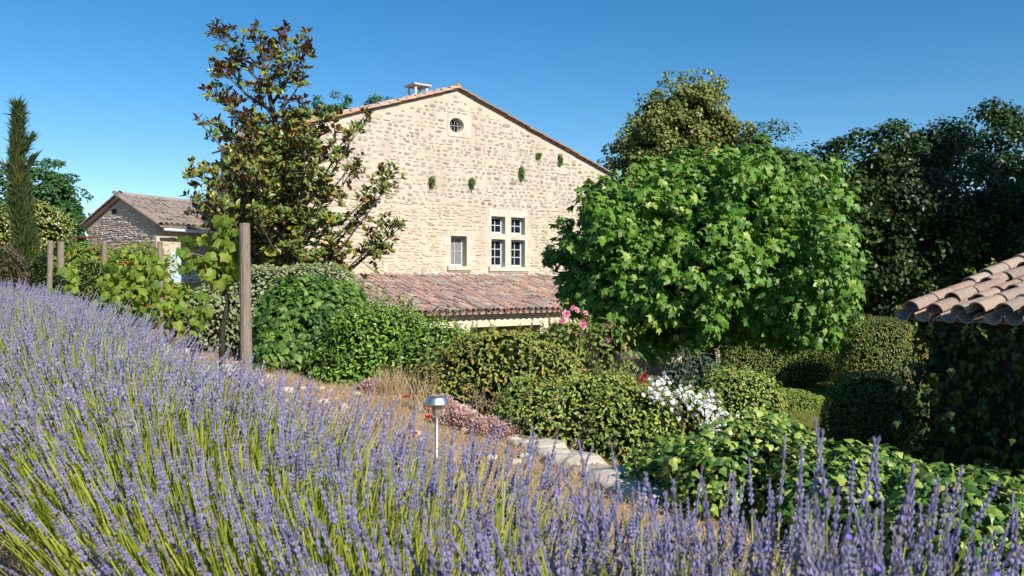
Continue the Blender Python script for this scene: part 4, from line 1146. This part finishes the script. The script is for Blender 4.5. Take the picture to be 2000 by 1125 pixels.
shrub('clipped_mound', 'dome-clipped shrub with rusty patch right of the white roses', 'shrub', (P(1440, 950, 9)[0], 9, -.95), blobs, 9000, T_OVAL, .04, M['l_clip'], amp=.045, freq=3.5, depth=.05, seed=66, shoots=60, shoot_len=.07, extra=[('rusty_leaves', M['l_gold'], 120, .035, lambda p, n: (p[:, 0] > 2.55) & (p[:, 2] < .35))])

# roses
def rose_bush(name, label, base, blobs, n, leaf, lsize, petals, blooms, bsize, canes=10, seed=1, core=.5):
    root, pos, nrm = shrub(name, label, 'rose', base, blobs, n, T_OVAL, lsize, leaf, amp=.12, depth=.13, seed=seed, core=core, shoots=20, shoot_len=.2, stems=True)
    V, Fs = [], []
    # a bloom of nested petals
    for ring, (m, tilt, L) in enumerate(((6, .35, 1.0), (5, .8, .8), (4, 1.2, .55))):
        for k in range(m):
            a = 2 * math.pi * (k + .5 * ring) / m; o = np.array([math.cos(a), math.sin(a), 0]); s = np.array([-math.sin(a), math.cos(a), 0])
            y = o * math.cos(tilt) + UP * math.sin(tilt); i = len(V)
            V += [o * .05, o * .05 + (y * .6 + s * .42) * L, o * .05 + y * L, o * .05 + (y * .6 - s * .42) * L]; Fs += [(i, i + 1, i + 2, i + 3)]
    me = G().add(V, Fs).mesh('bloom', petals)
    for p in blooms:
        z = unit(unit(CAMP - p) * .5 + SUN * .8 + rng.normal(size=3) * .4)
        Rm = frames(np.array([unit(rng.normal(size=3))]), np.array([z]))[0]
        put_m('bloom', me, root, Rm * bsize * rng.uniform(.75, 1.15), p)
    return root
bl = [P(a, b, 10.0) for a, b in ((1118, 601), (1138, 627), (1137, 636), (1098, 628), (1106, 614), (1126, 606), (1143, 612), (1187, 668), (1182, 632))]
rose_bush('rose_bush', 'tall rose with clear pink blooms in front of the plane tree', (P(1120, 760, 10.2)[0], 10.2, -.95), [B(1105, 690, 10.3, (.36, .4, .46)), B(1185, 700, 10.2, (.24, .3, .32))], 1500, M['l_rose'], .065, M['pink'], bl, .05, seed=71, core=.3)
bl = [P(1213 + rng.normal() * 9, 752 + rng.normal() * 4, 8.3) for k in range(9)] + [P(1248 + rng.normal() * 7, 755 + rng.normal() * 6, 8.2) for k in range(6)] + [P(1258, 735, 8.4), P(1277, 762, 8.2)]
rose_bush('rose_bush', 'low rose with crimson blooms behind the clipped shrub', (P(1235, 830, 8.5)[0], 8.5, -.95), [B(1235, 790, 8.5, (.3, .3, .28))], 900, M['l_rose'], .055, M['red'], bl, .03, seed=72, core=.4)
arc = [(1285, 750), (1300, 765), (1275, 775), (1290, 785), (1325, 765), (1335, 775), (1320, 790), (1310, 780), (1345, 770), (1352, 780), (1370, 790), (1385, 785), (1378, 800), (1395, 805), (1390, 820), (1405, 825), (1398, 838), (1410, 820), (1400, 850), (1388, 845), (1395, 860), (1375, 815), (1380, 830), (1340, 800), (1360, 775), (1390, 775), (1300, 745), (1280, 765), (1410, 840), (1405, 812)]
bl = []
for a, b in arc:
    for k in range(9): bl.append(P(a + rng.normal() * 8, b + rng.normal() * 8, 7.52 + rng.uniform(-.10, .16)))
rose_bush('rose_bush', 'sprawling rose covered in clustered white blooms', (P(1340, 900, 8)[0], 8.0, -.95), [B(1345, 825, 8.1, (.36, .36, .36)), B(1340, 900, 8.1, (.4, .4, .4))], 3000, M['l_rose'], .05, M['white'], bl, .021, seed=73, core=.6)
root, pos, nrm = shrub('grey_rose', 'bluish grey-green rose shoots without flowers behind the white roses', 'rose', (P(1370, 800, 9.4)[0], 9.4, -.95), [B(1375, 745, 9.4, (.26, .3, .18)), B(1320, 735, 9.5, (.12, .2, .16))], 900, T_OVAL, .06, M['l_rosegrey'], amp=.15, depth=.1, seed=74, core=.3, shoots=22, shoot_len=.16)

# ---------------------------------------------------------------- clipped hedges of the lower garden
def clip_extra(p, n): return (n[:, 0] > .35)
b1 = P(1520, 705, 19.6)
shrub('box_hedge', 'long clipped box hedge behind the lawn under the plane tree', 'hedge', (b1[0], 19.6, -.95), [((b1[0], 19.6, -.28), (1.48, .7, .68), 3.5)], 16000, T_DIA, .045, M['l_box'], amp=.045, freq=3, depth=.05, seed=81, shoots=60, shoot_len=.10, extra=[('golden_leaves', M['l_gold'], 420, .045, lambda p, n: (p[:, 0] > b1[0] + .9) & (p[:, 2] < .3))])
b2 = P(1715, 690, 17.6)
shrub('box_hedge', 'clipped box hedge with yellow corner next to the tiled cottage', 'hedge', (b2[0], 17.6, -.95), [((b2[0], 17.6, -.15), (.82, .7, .82), 3.0)], 11000, T_DIA, .045, M['l_box'], amp=.05, freq=3, depth=.05, seed=82, shoots=50, shoot_len=.10, extra=[('dead_leaves', M['drytwig'], 500, .045, lambda p, n: noise3(p, 2.0, 6) > .3), ('golden_leaves', M['l_gold'], 380, .045, lambda p, n: (p[:, 0] > b2[0] + .3) & (p[:, 2] < .45) & (p[:, 2] > -.05))])
b3 = P(1530, 780, 16.6)
shrub('box_cushion', 'low flat clipped box cushion on the lawn', 'cushion plant', (b3[0] - .1, 16.6, -.95), [((b3[0] - .05, 16.6, -.86), (.75, .9, .22), 2.8)], 7000, T_DIA, .04, M['l_boxg'], amp=.02, depth=.02, seed=83)
b4 = P(1700, 805, 11.6)
shrub('box_ball', 'round clipped box ball in the shade of the cottage', 'box ball', (b4[0], 11.6, -.95), [((b4[0], 11.6, -.40), (.62, .6, .64), 2.2)], 9000, T_DIA, .04, M['l_box'], amp=.035, freq=4, depth=.04, seed=84, shoots=30, shoot_len=.06)
# pale garden wall and chair glimpsed under the plane tree
GWL = thing('garden_wall', 'sunlit pale wall piece glimpsed beside the plane trunk', 'wall', P(1370, 700, 24))
put('wall_face', G().add(*box8(P(1296, 712, 24), HD * .75, -HN * .2, UP * .62)).mesh('wall_face', M['cream']), GWL)
put('gate_pillar', G().add(*box8(P(1383, 712, 24), HD * .55, -HN * .3, UP * .85)).mesh('gate_pillar', M['quoin']), GWL)

# ivy hedge in the foreground at the right
blobs = [((1.55, 5.75, .16), (.55, .42, .36), 2.3), ((2.05, 5.15, .12), (.60, .48, .40), 2.4), ((2.60, 4.60, .10), (.60, .50, .42), 2.4), ((3.15, 4.1, .05), (.6, .5, .42), 2.4), ((1.15, 6.3, .02), (.32, .34, .36), 2.2), ((2.3, 4.95, -.35), (1.1, .8, .4), 2.4)]
shrub('ivy_hedge', 'glossy green ivy hedge in the right foreground behind the lavender', 'hedge', (2.2, 5.0, -.1), blobs, 16500, T_IVY, .050, M['l_ivy'], ind=300, amp=.09, freq=3.2, depth=.09, jit=.85, droop=.45, upb=.5, outb=.35, core=.60, seed=91, sizevar=.45)

# ---------------------------------------------------------------- stones
def boulder(c, ax, seed, p=5.5, amp=.16):
    V, Fs = blob_core((0, 0, 0), ax, p, amp * min(ax), 1.6 / max(ax), seed, 1.0, None, 18, 11)
    V = V + noise3(V, 9 / max(ax), seed + 3)[:, None] * unit(V) * .10 * min(ax)
    return V, Fs
EDG = thing('stone_edging', 'pale limestone blocks edging the terrace below the clipped shrub', 'edging', (.9, 6.8, 0))
ST_F = .7
st = [(1215, 952, 6.3, .30, .20, .13), (1120, 905, 7.0, .30, .20, .10), (1060, 878, 7.5, .22, .16, .09), (1255, 975, 6.0, .16, .14, .12), (1010, 862, 7.9, .15, .14, .08), (820, 800, 9.3, .16, .12, .09), (1180, 985, 6.0, .2, .2, .05), (1165, 930, 6.65, .22, .17, .10), (1090, 893, 7.25, .2, .16, .09), (1030, 870, 7.7, .2, .15, .08), (975, 856, 8.1, .18, .13, .07), (925, 842, 8.5, .15, .12, .06)]
for i, (a, b, D, x, y, z) in enumerate(st):
    V, Fs = boulder(None, (x, y, z * ST_F), 200 + i, 8.0, .22)
    c = P(a, b, D); ang = -.9; Rz = np.array([[math.cos(ang), -math.sin(ang), 0], [math.sin(ang), math.cos(ang), 0], [0, 0, 1]])
    put('stone', G().add(V @ Rz.T, Fs).mesh('stone', M['rock'], True), EDG, c)
for i in range(18):
    yq = rng.uniform(8.2, 13); c = np.array([edge_x(yq) - rng.uniform(0, .25), yq, 0]); c[2] = hgt(c[0], c[1]) + .01
    V, Fs = boulder(None, (rng.uniform(.06, .14), rng.uniform(.06, .1), rng.uniform(.03, .06)), 230 + i)
    put('stone', G().add(V, Fs).mesh('stone', M['rock'], True), EDG, c)
V, Fs = boulder(None, (.34, .22, .07), 260)
c = P(415, 668, 10.5)
thing('flat_rock', 'flat pale rock lying on the dry bank left of the tall post', 'rock', (c[0], c[1], hgt(c[0], c[1]) + .07), data=G().add(V, Fs).mesh('flat_rock', M['rock'], True))
LWL = thing('low_wall', 'low dry-stone wall at the foot of the vine row', 'wall', (P(240, 640, 10.8)[0], 10.8, .35))
for i in range(46):
    a = rng.uniform(120, 345); D = 10.9 + rng.uniform(-.15, .15); c = P(a, 640, D); c[2] = hgt(c[0], c[1]) + rng.choice([.05, .16, .27]) + rng.normal() * .015
    V, Fs = boulder(None, (rng.uniform(.10, .22), .12, rng.uniform(.05, .075)), 270 + i)
    put('stone', G().add(V, Fs).mesh('stone', M['rock'], True), LWL, c)
for i in range(40):
    yq = rng.uniform(6.5, 13); xq = edge_x(yq) - rng.uniform(.2, 2.6); s = rng.uniform(.015, .05)
    if i == 0: gp = G()
    V, Fs = boulder(None, (s * 1.3, s, s * .6), 330 + i)
    gp.add(V[:] + np.array([xq, yq, hgt(xq, yq) + s * .2]), Fs)
peb = put('pebbles', gp.mesh('pebbles', M['rock'], True), kind='stuff'); peb['label'] = 'small loose limestone pebbles scattered on the dry bank'; peb['category'] = 'pebbles'

# ---------------------------------------------------------------- vineyard posts and vines
def post(px, top, D, r, lean, label):
    c = P(px, top, D); zb = float(hgt(c[0], D)) - .1
    o = thing('vineyard_post', label, 'post', (c[0], D, zb), 'grey wooden vineyard posts')
    ts = np.linspace(0, 1, 9); H = c[2] - zb
    pts = np.c_[ts * lean, 0 * ts, ts * H]
    V, Fs = tube(pts, r * (1.06 - .08 * ts) * (1 + .02 * np.sin(ts * 17)), 12)
    V = V * (1 + 0) + (noise3(V, 9, int(px))[:, None] * np.array([1, 1, 0]) * r * .06)
    put('shaft', G().add(V, Fs).mesh('shaft', M['post']), o, (c[0], D, zb))
post(483, 436, 7.0, .045, -.02, 'tall thick weathered post nearest the camera beside the vine')
post(119, 472, 11.5, .042, .0, 'grey post standing in the lavender at left, second from the cypress')
post(95, 470, 14.0, .042, .03, 'thin grey post closest to the cypress')
post(204, 471, 14.0, .040, .0, 'grey post in front of the shed gable, left of the vine row')
post(265, 476, 16.0, .036, .0, 'short grey post rising out of the vine row in the middle')
post(315, 472, 12.0, .038, -.02, 'grey post at the right end of the vine row before the blue door')

def vine(label, blobs, n, size, stem, seed, D, cane=8):
    b = stem[0]
    o = thing('grape_vine', label, 'vine', b, 'grape vines along the posts')
    gs = G().add(*tube(np.array(stem), np.linspace(.028, .012, len(stem)), 6))
    put('stem', gs.mesh('stem', M['bark_dark'], True), o)
    PP, NN = [], []
    tot = sum(a[0] * a[2] for c, a, p in blobs)
    for c, a, p in blobs:
        q, g_ = blob_points(max(4, int(n * a[0] * a[2] / tot)), c, a, p, .08, 3, seed, .6)
        q = q + (np.asarray(c) - q) * (rng.uniform(0, .5, len(q)))[:, None]; PP.append(q); NN.append(g_)
    pos = np.concatenate(PP); nr = np.concatenate(NN)
    gc = G()
    for i in rng.choice(len(pos), min(cane, len(pos)), replace=False):
        gc.add(*tube([stem[-1], (np.array(stem[-1]) + pos[i]) / 2 + rng.normal(size=3) * .05, pos[i]], [.008, .005, .003], 4, False))
    put('canes', gc.mesh('canes', M['twig']), o)
    z = unit(nr * .5 + SUN * .35 + unit(CAMP - pos) * .35 + rand_dirs(len(pos)) * .75); y = unit(rand_dirs(len(pos)) * .8 + np.array([0, 0, -.8]))
    R = frames(y, z); s = size * rng.uniform(.6, 1.2, len(pos))
    foliage(o, pos, R, s, T_VINE, M['l_vine'], min(len(pos), 300), 'leaf', 'foliage', s)
b = P(432, 700, 7.2); b[2] = float(hgt(b[0], b[1]))
vine('young vine with large leaves climbing left of the nearest post', [B(388, 495, 7.2, (.18, .2, .15)), B(440, 490, 7.1, (.14, .18, .20)), B(425, 525, 7.2, (.17, .2, .13)), B(445, 440, 7.2, (.08, .1, .10))], 190, .088, [b, P(434, 640, 7.2), P(446, 590, 7.2), P(436, 560, 7.2), P(430, 520, 7.2)], 101, 7.2)
b = P(290, 650, 10.6); b[2] = float(hgt(b[0], b[1]))
vine('broad yellow-green vine filling the row between the grey posts', [B(270, 540, 10.6, (.42, .3, .34)), B(235, 585, 10.4, (.30, .3, .28)), B(300, 590, 10.4, (.22, .3, .28)), B(285, 520, 10.8, (.28, .3, .2))], 340, .105, [b, P(285, 610, 10.6), P(280, 560, 10.6)], 102, 10.6, 16)
b = P(372, 690, 6.6); b[2] = float(hgt(b[0], b[1]))
vine('small low vine sprout left of the flat rock', [B(372, 628, 6.6, (.12, .12, .10)), B(392, 600, 6.6, (.07, .07, .08))], 40, .085, [b, P(378, 660, 6.6), P(372, 630, 6.6)], 103, 6.6, 6)
b = P(140, 620, 11.4); b[2] = float(hgt(b[0], b[1]))
vine('narrow yellow vine trained up right of the left grey post', [B(137, 545, 11.4, (.09, .12, .34)), B(105, 572, 11.4, (.12, .1, .1))], 80, .11, [b, P(138, 590, 11.4), P(137, 540, 11.4)], 104, 11.4, 6)

# ---------------------------------------------------------------- solar lamp
lcap = P(853, 775, 5.6)
LZ = float(hgt(lcap[0], 5.6))
LAMP = thing('solar_lamp', 'stainless garden solar lamp standing on the dry bank behind the lavender', 'lamp', (lcap[0], 5.6, LZ))
def lpart(name, prof, mat, zoff, n=28, par=LAMP):
    V, Fs = lathe(prof, n); return put(name, G().add(V, Fs).mesh(name, mat, True), par, (lcap[0], 5.6, zoff))
zc_ = lcap[2]
cap = lpart('cap', [(.030, -.045), (.072, -.048), (.079, -.046), (.079, -.040), (.062, -.006), (.055, .003), (.045, .004)], M['steel'], zc_)
lpart('solar_panel', [(.040, .0045), (.040, .007), (.0385, .007)], M['glass'], zc_, par=cap)
lpart('lens', [(.024, -.115), (.027, -.112), (.0375, -.0485), (.0375, -.046)], M['lens'], zc_)
lpart('collar', [(.012, -.135), (.017, -.132), (.021, -.118), (.021, -.1155)], M['steel'], zc_)
lpart('stake', [(.0105, LZ - zc_ - .1), (.0105, -.136)], M['steel'], zc_, 14)

# ---------------------------------------------------------------- small flowers
def poppy(px, py, D, s, label, mat='poppy', cat='poppy', zb=None):
    c = P(px, py, D); zb = float(hgt(c[0], D)) if zb is None else zb
    o = thing('poppy' if mat == 'poppy' else 'marigold', label, cat, (c[0], D, zb))
    put('stem', G().add(*tube([(c[0] + .02, D, zb), (c[0] + .015, D, (zb + c[2]) / 2), c], [.003, .0025, .002], 4)).mesh('stem', M['lavstem']), o)
    for k in range(5 if mat == 'poppy' else 9):
        a = k * 6.283 / (5 if mat == 'poppy' else 9); d = np.array([math.cos(a), math.sin(a), .55])
        Rm = frames(np.array([unit(d)]), np.array([unit(UP - d * .5)]))[0]
        put_m('petal', PET[mat], o, Rm * s, c)
PET = {k: G().add([(0, 0, 0), (.45, .35, .05), (.5, .8, .2), (0, 1, .25), (-.5, .8, .2), (-.45, .35, .05)], [(0, 1, 2, 3), (0, 3, 4, 5)]).mesh('petal', M[k]) for k in ('poppy', 'orange')}
poppy(791, 777, 9.6, .045, 'red poppy on the dry bank just left of the lamp cap')
poppy(837, 817, 5.4, .03, 'red poppy close beside the steel lamp stake')
poppy(809, 850, 5.0, .03, 'drooping red poppy among the lavender tips left of the lamp')
poppy(930, 826, 8.3, .03, 'small red poppy by the pink stonecrop')
poppy(1022, 912, 5.4, .02, 'tiny red poppy head above the lavender near the stone edging')
poppy(268, 1118, 2.7, .022, 'orange marigold low in the lavender at the bottom left', 'orange', 'marigold', .12)
poppy(4, 936, 4.4, .03, 'orange marigold at the left edge beside the lavender', 'orange', 'marigold')

def mat_plant(name, label, spots, n, T, s, mat, h, cat):
    c = np.array(spots[0]); o = thing(name, label, cat, (c[0], c[1], float(hgt(c[0], c[1]))))
    LPp = []
    for (x, y, r) in spots:
        k = int(n * r * r / sum(q[2] ** 2 for q in spots)); a = rng.uniform(0, 6.283, k); q = r * np.sqrt(rng.uniform(0, 1, k))
        X = x + q * np.cos(a); Y = y + q * np.sin(a) * .8
        LPp.append(np.c_[X, Y, hgt(X, Y) + h * np.sqrt(np.clip(1 - (q / r) ** 2, 0, 1)) * rng.uniform(.35, 1.05, k)])
    LPp = np.concatenate(LPp)
    put('foliage', G().scatter(T, LPp, leaf_frames(np.tile(UP, (len(LPp), 1)), 1.1, -.3, .3) * (s * rng.uniform(.6, 1.3, len(LPp)))[:, None, None]).mesh('foliage', mat), o, kind='stuff')
def gp_(px, py):
    D = 9.0
    for k in range(12):
        x = (px - CX) / F * D; D = (EYE - float(hgt(x, D))) * F / (py - HY)
    return (px - CX) / F * D, D
mat_plant('stonecrop', 'pink flowering stonecrop mat right behind the lamp', [(*gp_(885, 826), .22), (*gp_(862, 806), .18), (*gp_(912, 838), .15)], 3600, T_DIA, .028, M['sedum'], .20, 'stonecrop')
mat_plant('stonecrop', 'dusty pink stonecrop patch along the edge before the clipped shrub', [(*gp_(955, 848), .18), (*gp_(990, 858), .15), (*gp_(930, 840), .12)], 2800, T_DIA, .026, M['sedum'], .16, 'stonecrop')
mat_plant('stonecrop', 'small greyish stonecrop clump at the foot of the green hedge', [(*gp_(728, 762), .16)], 900, T_DIA, .03, M['sedum'], .16, 'stonecrop')

# dry grass
def blades(pts, L, mat, name, spread=.5, T=T_BLADE):
    n = len(pts)
    y = unit(np.c_[rng.normal(size=(n, 2)) * spread, np.ones(n)])
    return G().scatter(T, pts, frames(y, rand_dirs(n)) * L[:, None, None]).mesh(name, mat)
n = 42000
yq = rng.uniform(3.6, 14.5, n); xq = edge_x(yq) - rng.exponential(1.5, n).clip(0, 7)
cl = noise3(np.c_[xq, yq, 0 * xq], 1.8, 7)
pts = np.c_[xq, yq, hgt(xq, yq) - .005]
L = (.05 + .05 * rng.random(n)) * (1 + .5 * np.clip(cl, 0, 2))
dg = put('dry_grass', blades(pts, L, M['straw'], 'dry_grass', .9), kind='stuff'); dg['label'] = 'straw-coloured dry grass covering the terrace bank'; dg['category'] = 'dry grass'
def tuft_grass(px, py, n, r, h, label):
    x, y = gp_(px, py); X = x + rng.normal(size=n) * r; Y = y + rng.normal(size=n) * r
    o = thing('grass_tuft', label, 'grass', (x, y, float(hgt(x, y))), 'dry grass tufts on the bank')
    put('blades', blades(np.c_[X, Y, hgt(X, Y)], h * rng.uniform(.5, 1.1, n), M['straw'], 'blades', .3, T_STALK if h > .3 else T_BLADE), o, kind='stuff')
tuft_grass(765, 770, 500, .09, .36, 'tall dry straw tuft at the foot of the green hedge')
tuft_grass(825, 800, 130, .10, .5, 'thin tall dry stalks left of the lamp')
tuft_grass(1440, 985, 500, .16, .22, 'brown dry grass tuft under the ivy hedge')
tuft_grass(40, 1020, 1500, .35, .2, 'brown dry grass patch at the bottom left beside the lavender')

# ---------------------------------------------------------------- lavender
def whorled(nw, star, Lh=1.0, rad=.085, seed=0):
    r = np.random.default_rng(seed); V, Fs = [], []
    for w in range(nw):
        f = w / (nw - 1)
        z = .02 + f * .93 if w > 0 else -.09
        R_ = rad * (1 - .55 * f ** 1.6) * r.uniform(.85, 1.15) * (1.0 if w > 0 else .75)
        hh = Lh / nw * .95
        b = len(V); V.append((0, z - hh * .55, 0)); V.append((0, z + hh * .9, 0))
        ph = r.uniform(0, 6.28)
        for k in range(star):
            a = ph + 6.283 * k / star; q = R_ * (1.0 if k % 2 == 0 else .55) * r.uniform(.85, 1.15)
            V.append((q * math.cos(a), z + (hh * .45 if k % 2 == 0 else -.1 * hh) + r.normal() * .006, q * math.sin(a)))
        for k in range(star):
            i, j = b + 2 + k, b + 2 + (k + 1) % star
            Fs += [(b, j, i), (b + 1, i, j)]
    return tmpl(V, Fs)
SPK = [whorled(9, 10, seed=s) for s in (1, 2, 3)]
SPKF = [whorled(6, 6, rad=.09, seed=s) for s in (4, 5)]
LC = np.array([(1.25, .35), (.95, .80), (.52, 1.30), (-.05, 1.95), (-.66, 2.65), (-1.3, 3.45), (-2.1, 4.6), (-3.15, 6.1), (-4.3, 7.8), (-5.7, 9.9), (-7.4, 12.2)])
seg = np.r_[0, np.cumsum(np.linalg.norm(np.diff(LC, axis=0), axis=1))]
def lav_row():
    dens = 950
    tot = seg[-1]
    n = int(tot * dens)
    s = rng.uniform(0, tot, n)
    cx = np.interp(s, seg, LC[:, 0]); cy = np.interp(s, seg, LC[:, 1])
    tx = np.gradient(LC[:, 0], seg); ty = np.gradient(LC[:, 1], seg)
    T2 = unit(np.c_[np.interp(s, seg, tx), np.interp(s, seg, ty)]); N2 = np.c_[T2[:, 1], -T2[:, 0]]   # right / far side
    w = rng.uniform(-1, 1, n); a = np.sin(s * 8.5) * .12
    wd = np.interp(s, [0, 1.2, 2.4, tot], [.20, .24, .38, .38])
    bx = cx + N2[:, 0] * w * wd + rng.normal(size=n) * .05; by = cy + N2[:, 1] * w * wd + rng.normal(size=n) * .05
    bz = hgt(bx, by)
    L = (.76 + .062 * np.clip(rng.normal(size=n), -2, 1.6)) * (1 - .10 * w ** 2) * (1 + .05 * np.sin(s * 5.3 + 1)) 
    L = L * np.interp(s, [0, 1.3, 2.2, 4, 6, 9, tot], [1.27, 1.22, 1.09, 1.05, 1.02, 1.10, 1.14])
    lean = w * .50 + rng.normal(size=n) * .11
    al = rng.normal(size=n) * .13 + a
    d = np.c_[N2 * lean[:, None] + T2 * al[:, None], np.ones(n)]
    d = unit(d)
    base = np.c_[bx, by, bz + .02]
    mid = base + d * (L * .5)[:, None] * np.array([.78, .78, 1.04]) + rng.normal(size=(n, 3)) * .012
    tip = base + d * L[:, None]
    # drop what would stick into the lens
    dist = np.linalg.norm(tip - CAMP, axis=1)
    keep = (dist > .95) & ((s > 1.1) | (rng.random(n) < .9)) & (np.abs(tip[:, 0]) < tip[:, 1] * .9 + 1.2) & (tip[:, 1] > .3)
    base, mid, tip, d, dist, s, w = [q[keep] for q in (base, mid, tip, d, dist, s, w)]
    n = len(base)
    head = rng.uniform(.055, .13, n) * np.where(dist < 2, 1.15, 1)
    hdir = unit(tip - mid + rng.normal(size=(n, 3)) * .035)
    root = thing('lavender_row', 'long row of purple flowering lavender running across the foreground', 'lavender', (base[0][0] * 0 - .4, 2.7, 0))
    # stems
    near = dist < 3.2
    g = G()
    side = unit(np.cross(hdir, rand_dirs(n)))
    side2 = unit(np.cross(hdir, side))
    for (ring, V0) in (('all', None),):
        rad = .0022
        rings = []
        for p_, r_ in ((base, 1.15), (mid, 1.0), (tip, .75)):
            for k in range(3):
                a_ = 2.0944 * k
                rings.append(p_ + (side * math.cos(a_) + side2 * math.sin(a_)) * rad * r_)
        Vs = np.stack(rings, 1)
    fc = [(0, 1, 4, 3), (1, 2, 5, 4), (2, 0, 3, 5), (3, 4, 7, 6), (4, 5, 8, 7), (5, 3, 6, 8)]
    Ls = np.array([i for f in fc for i in f])
    g.v.append(Vs.reshape(-1, 3)); g.l.append((Ls[None, :] + (np.arange(n) * 9)[:, None]).ravel()); g.t.append(np.full(n * 6, 4)); g.n = n * 9
    put('stems', g.mesh('stems', M['lavstem']), root, kind='stuff')
    R = frames(hdir, rand_dirs(n))
    sc = head / dist * np.where((np.abs(tip[:, 0]) < tip[:, 1] * .59) & (EYE - tip[:, 2] < tip[:, 1] * .335), 1, .01)
    bare = rng.random(n) < np.interp(s, [0, 1.5, 2.5], [.08, .18, .48])
    sc = np.where(bare, -1, sc)
    idx = np.argsort(-sc)[:300]
    sel = np.zeros(n, bool); sel[idx] = True
    mes = [G().add(T[0], split(T)).mesh('flower_spike', M['lav']) for T in SPK]
    Rs = R * head[:, None, None]
    rad_ = np.interp(dist, [1.0, 1.6, 2.5], [.0190, .0158, .0142]) * rng.uniform(.75, 1.15, n)
    Rs[:, :, 0] *= (rad_ / .17 / head)[:, None]; Rs[:, :, 2] *= (rad_ / .17 / head)[:, None]
    hb = tip - hdir * (head * .0)[:, None]
    for i in idx: put_m('flower_spike', mes[i % 3], root, Rs[i], hb[i])
    g = G()
    var = rng.integers(0, 6, n)
    for k in range(3):
        m = (~sel) & (~bare) & near & (var % 3 == k); g.scatter(SPK[k], hb[m], Rs[m])
    for k in range(2):
        m = (~sel) & (~bare) & (~near) & (var % 2 == k); g.scatter(SPKF[k], hb[m], Rs[m])
    put('flower_spikes', g.mesh('flower_spikes', M['lav']), root, kind='stuff')
    # a few open florets
    m = np.where((dist < 4) & (rng.random(n) < .10))[0]
    fp = hb[m] + hdir[m] * (head[m] * rng.uniform(0, .8, len(m)))[:, None] + unit(CAMP - hb[m]) * .008
    put('florets', G().scatter(T_WIDE, fp, leaf_frames(unit(CAMP - fp)) * rng.uniform(.006, .010, len(m))[:, None, None]).mesh('florets', M['lavfresh']), root, kind='stuff')
    # leaves low on the plants
    k = 15000
    ss = rng.uniform(0, tot, k); wv = rng.uniform(-1, 1, k)
    cx = np.interp(ss, seg, LC[:, 0]); cy = np.interp(ss, seg, LC[:, 1])
    T2 = unit(np.c_[np.interp(ss, seg, tx), np.interp(ss, seg, ty)]); N2 = np.c_[T2[:, 1], -T2[:, 0]]
    zf = rng.uniform(0, .42, k)
    X = cx + N2[:, 0] * wv * (.3 + zf * .35); Y = cy + N2[:, 1] * wv * (.3 + zf * .35)
    kp = np.hypot(X, Y) > .7
    q = np.c_[X, Y, hgt(X, Y) + zf][kp]
    y = unit(np.c_[N2 * (wv * .5)[:, None], np.ones(k)][kp] + rng.normal(size=(len(q), 3)) * .35)
    T_LL = tmpl([(0, 0, 0), (.035, .5, .02), (0, 1, 0), (-.035, .5, .02)], [(0, 1, 2), (0, 2, 3)])
    put('foliage', G().scatter(T_LL, q, frames(y, rand_dirs(len(q))) * rng.uniform(.08, .2, len(q))[:, None, None]).mesh('foliage', M['lavleaf']), root, kind='stuff')
lav_row()
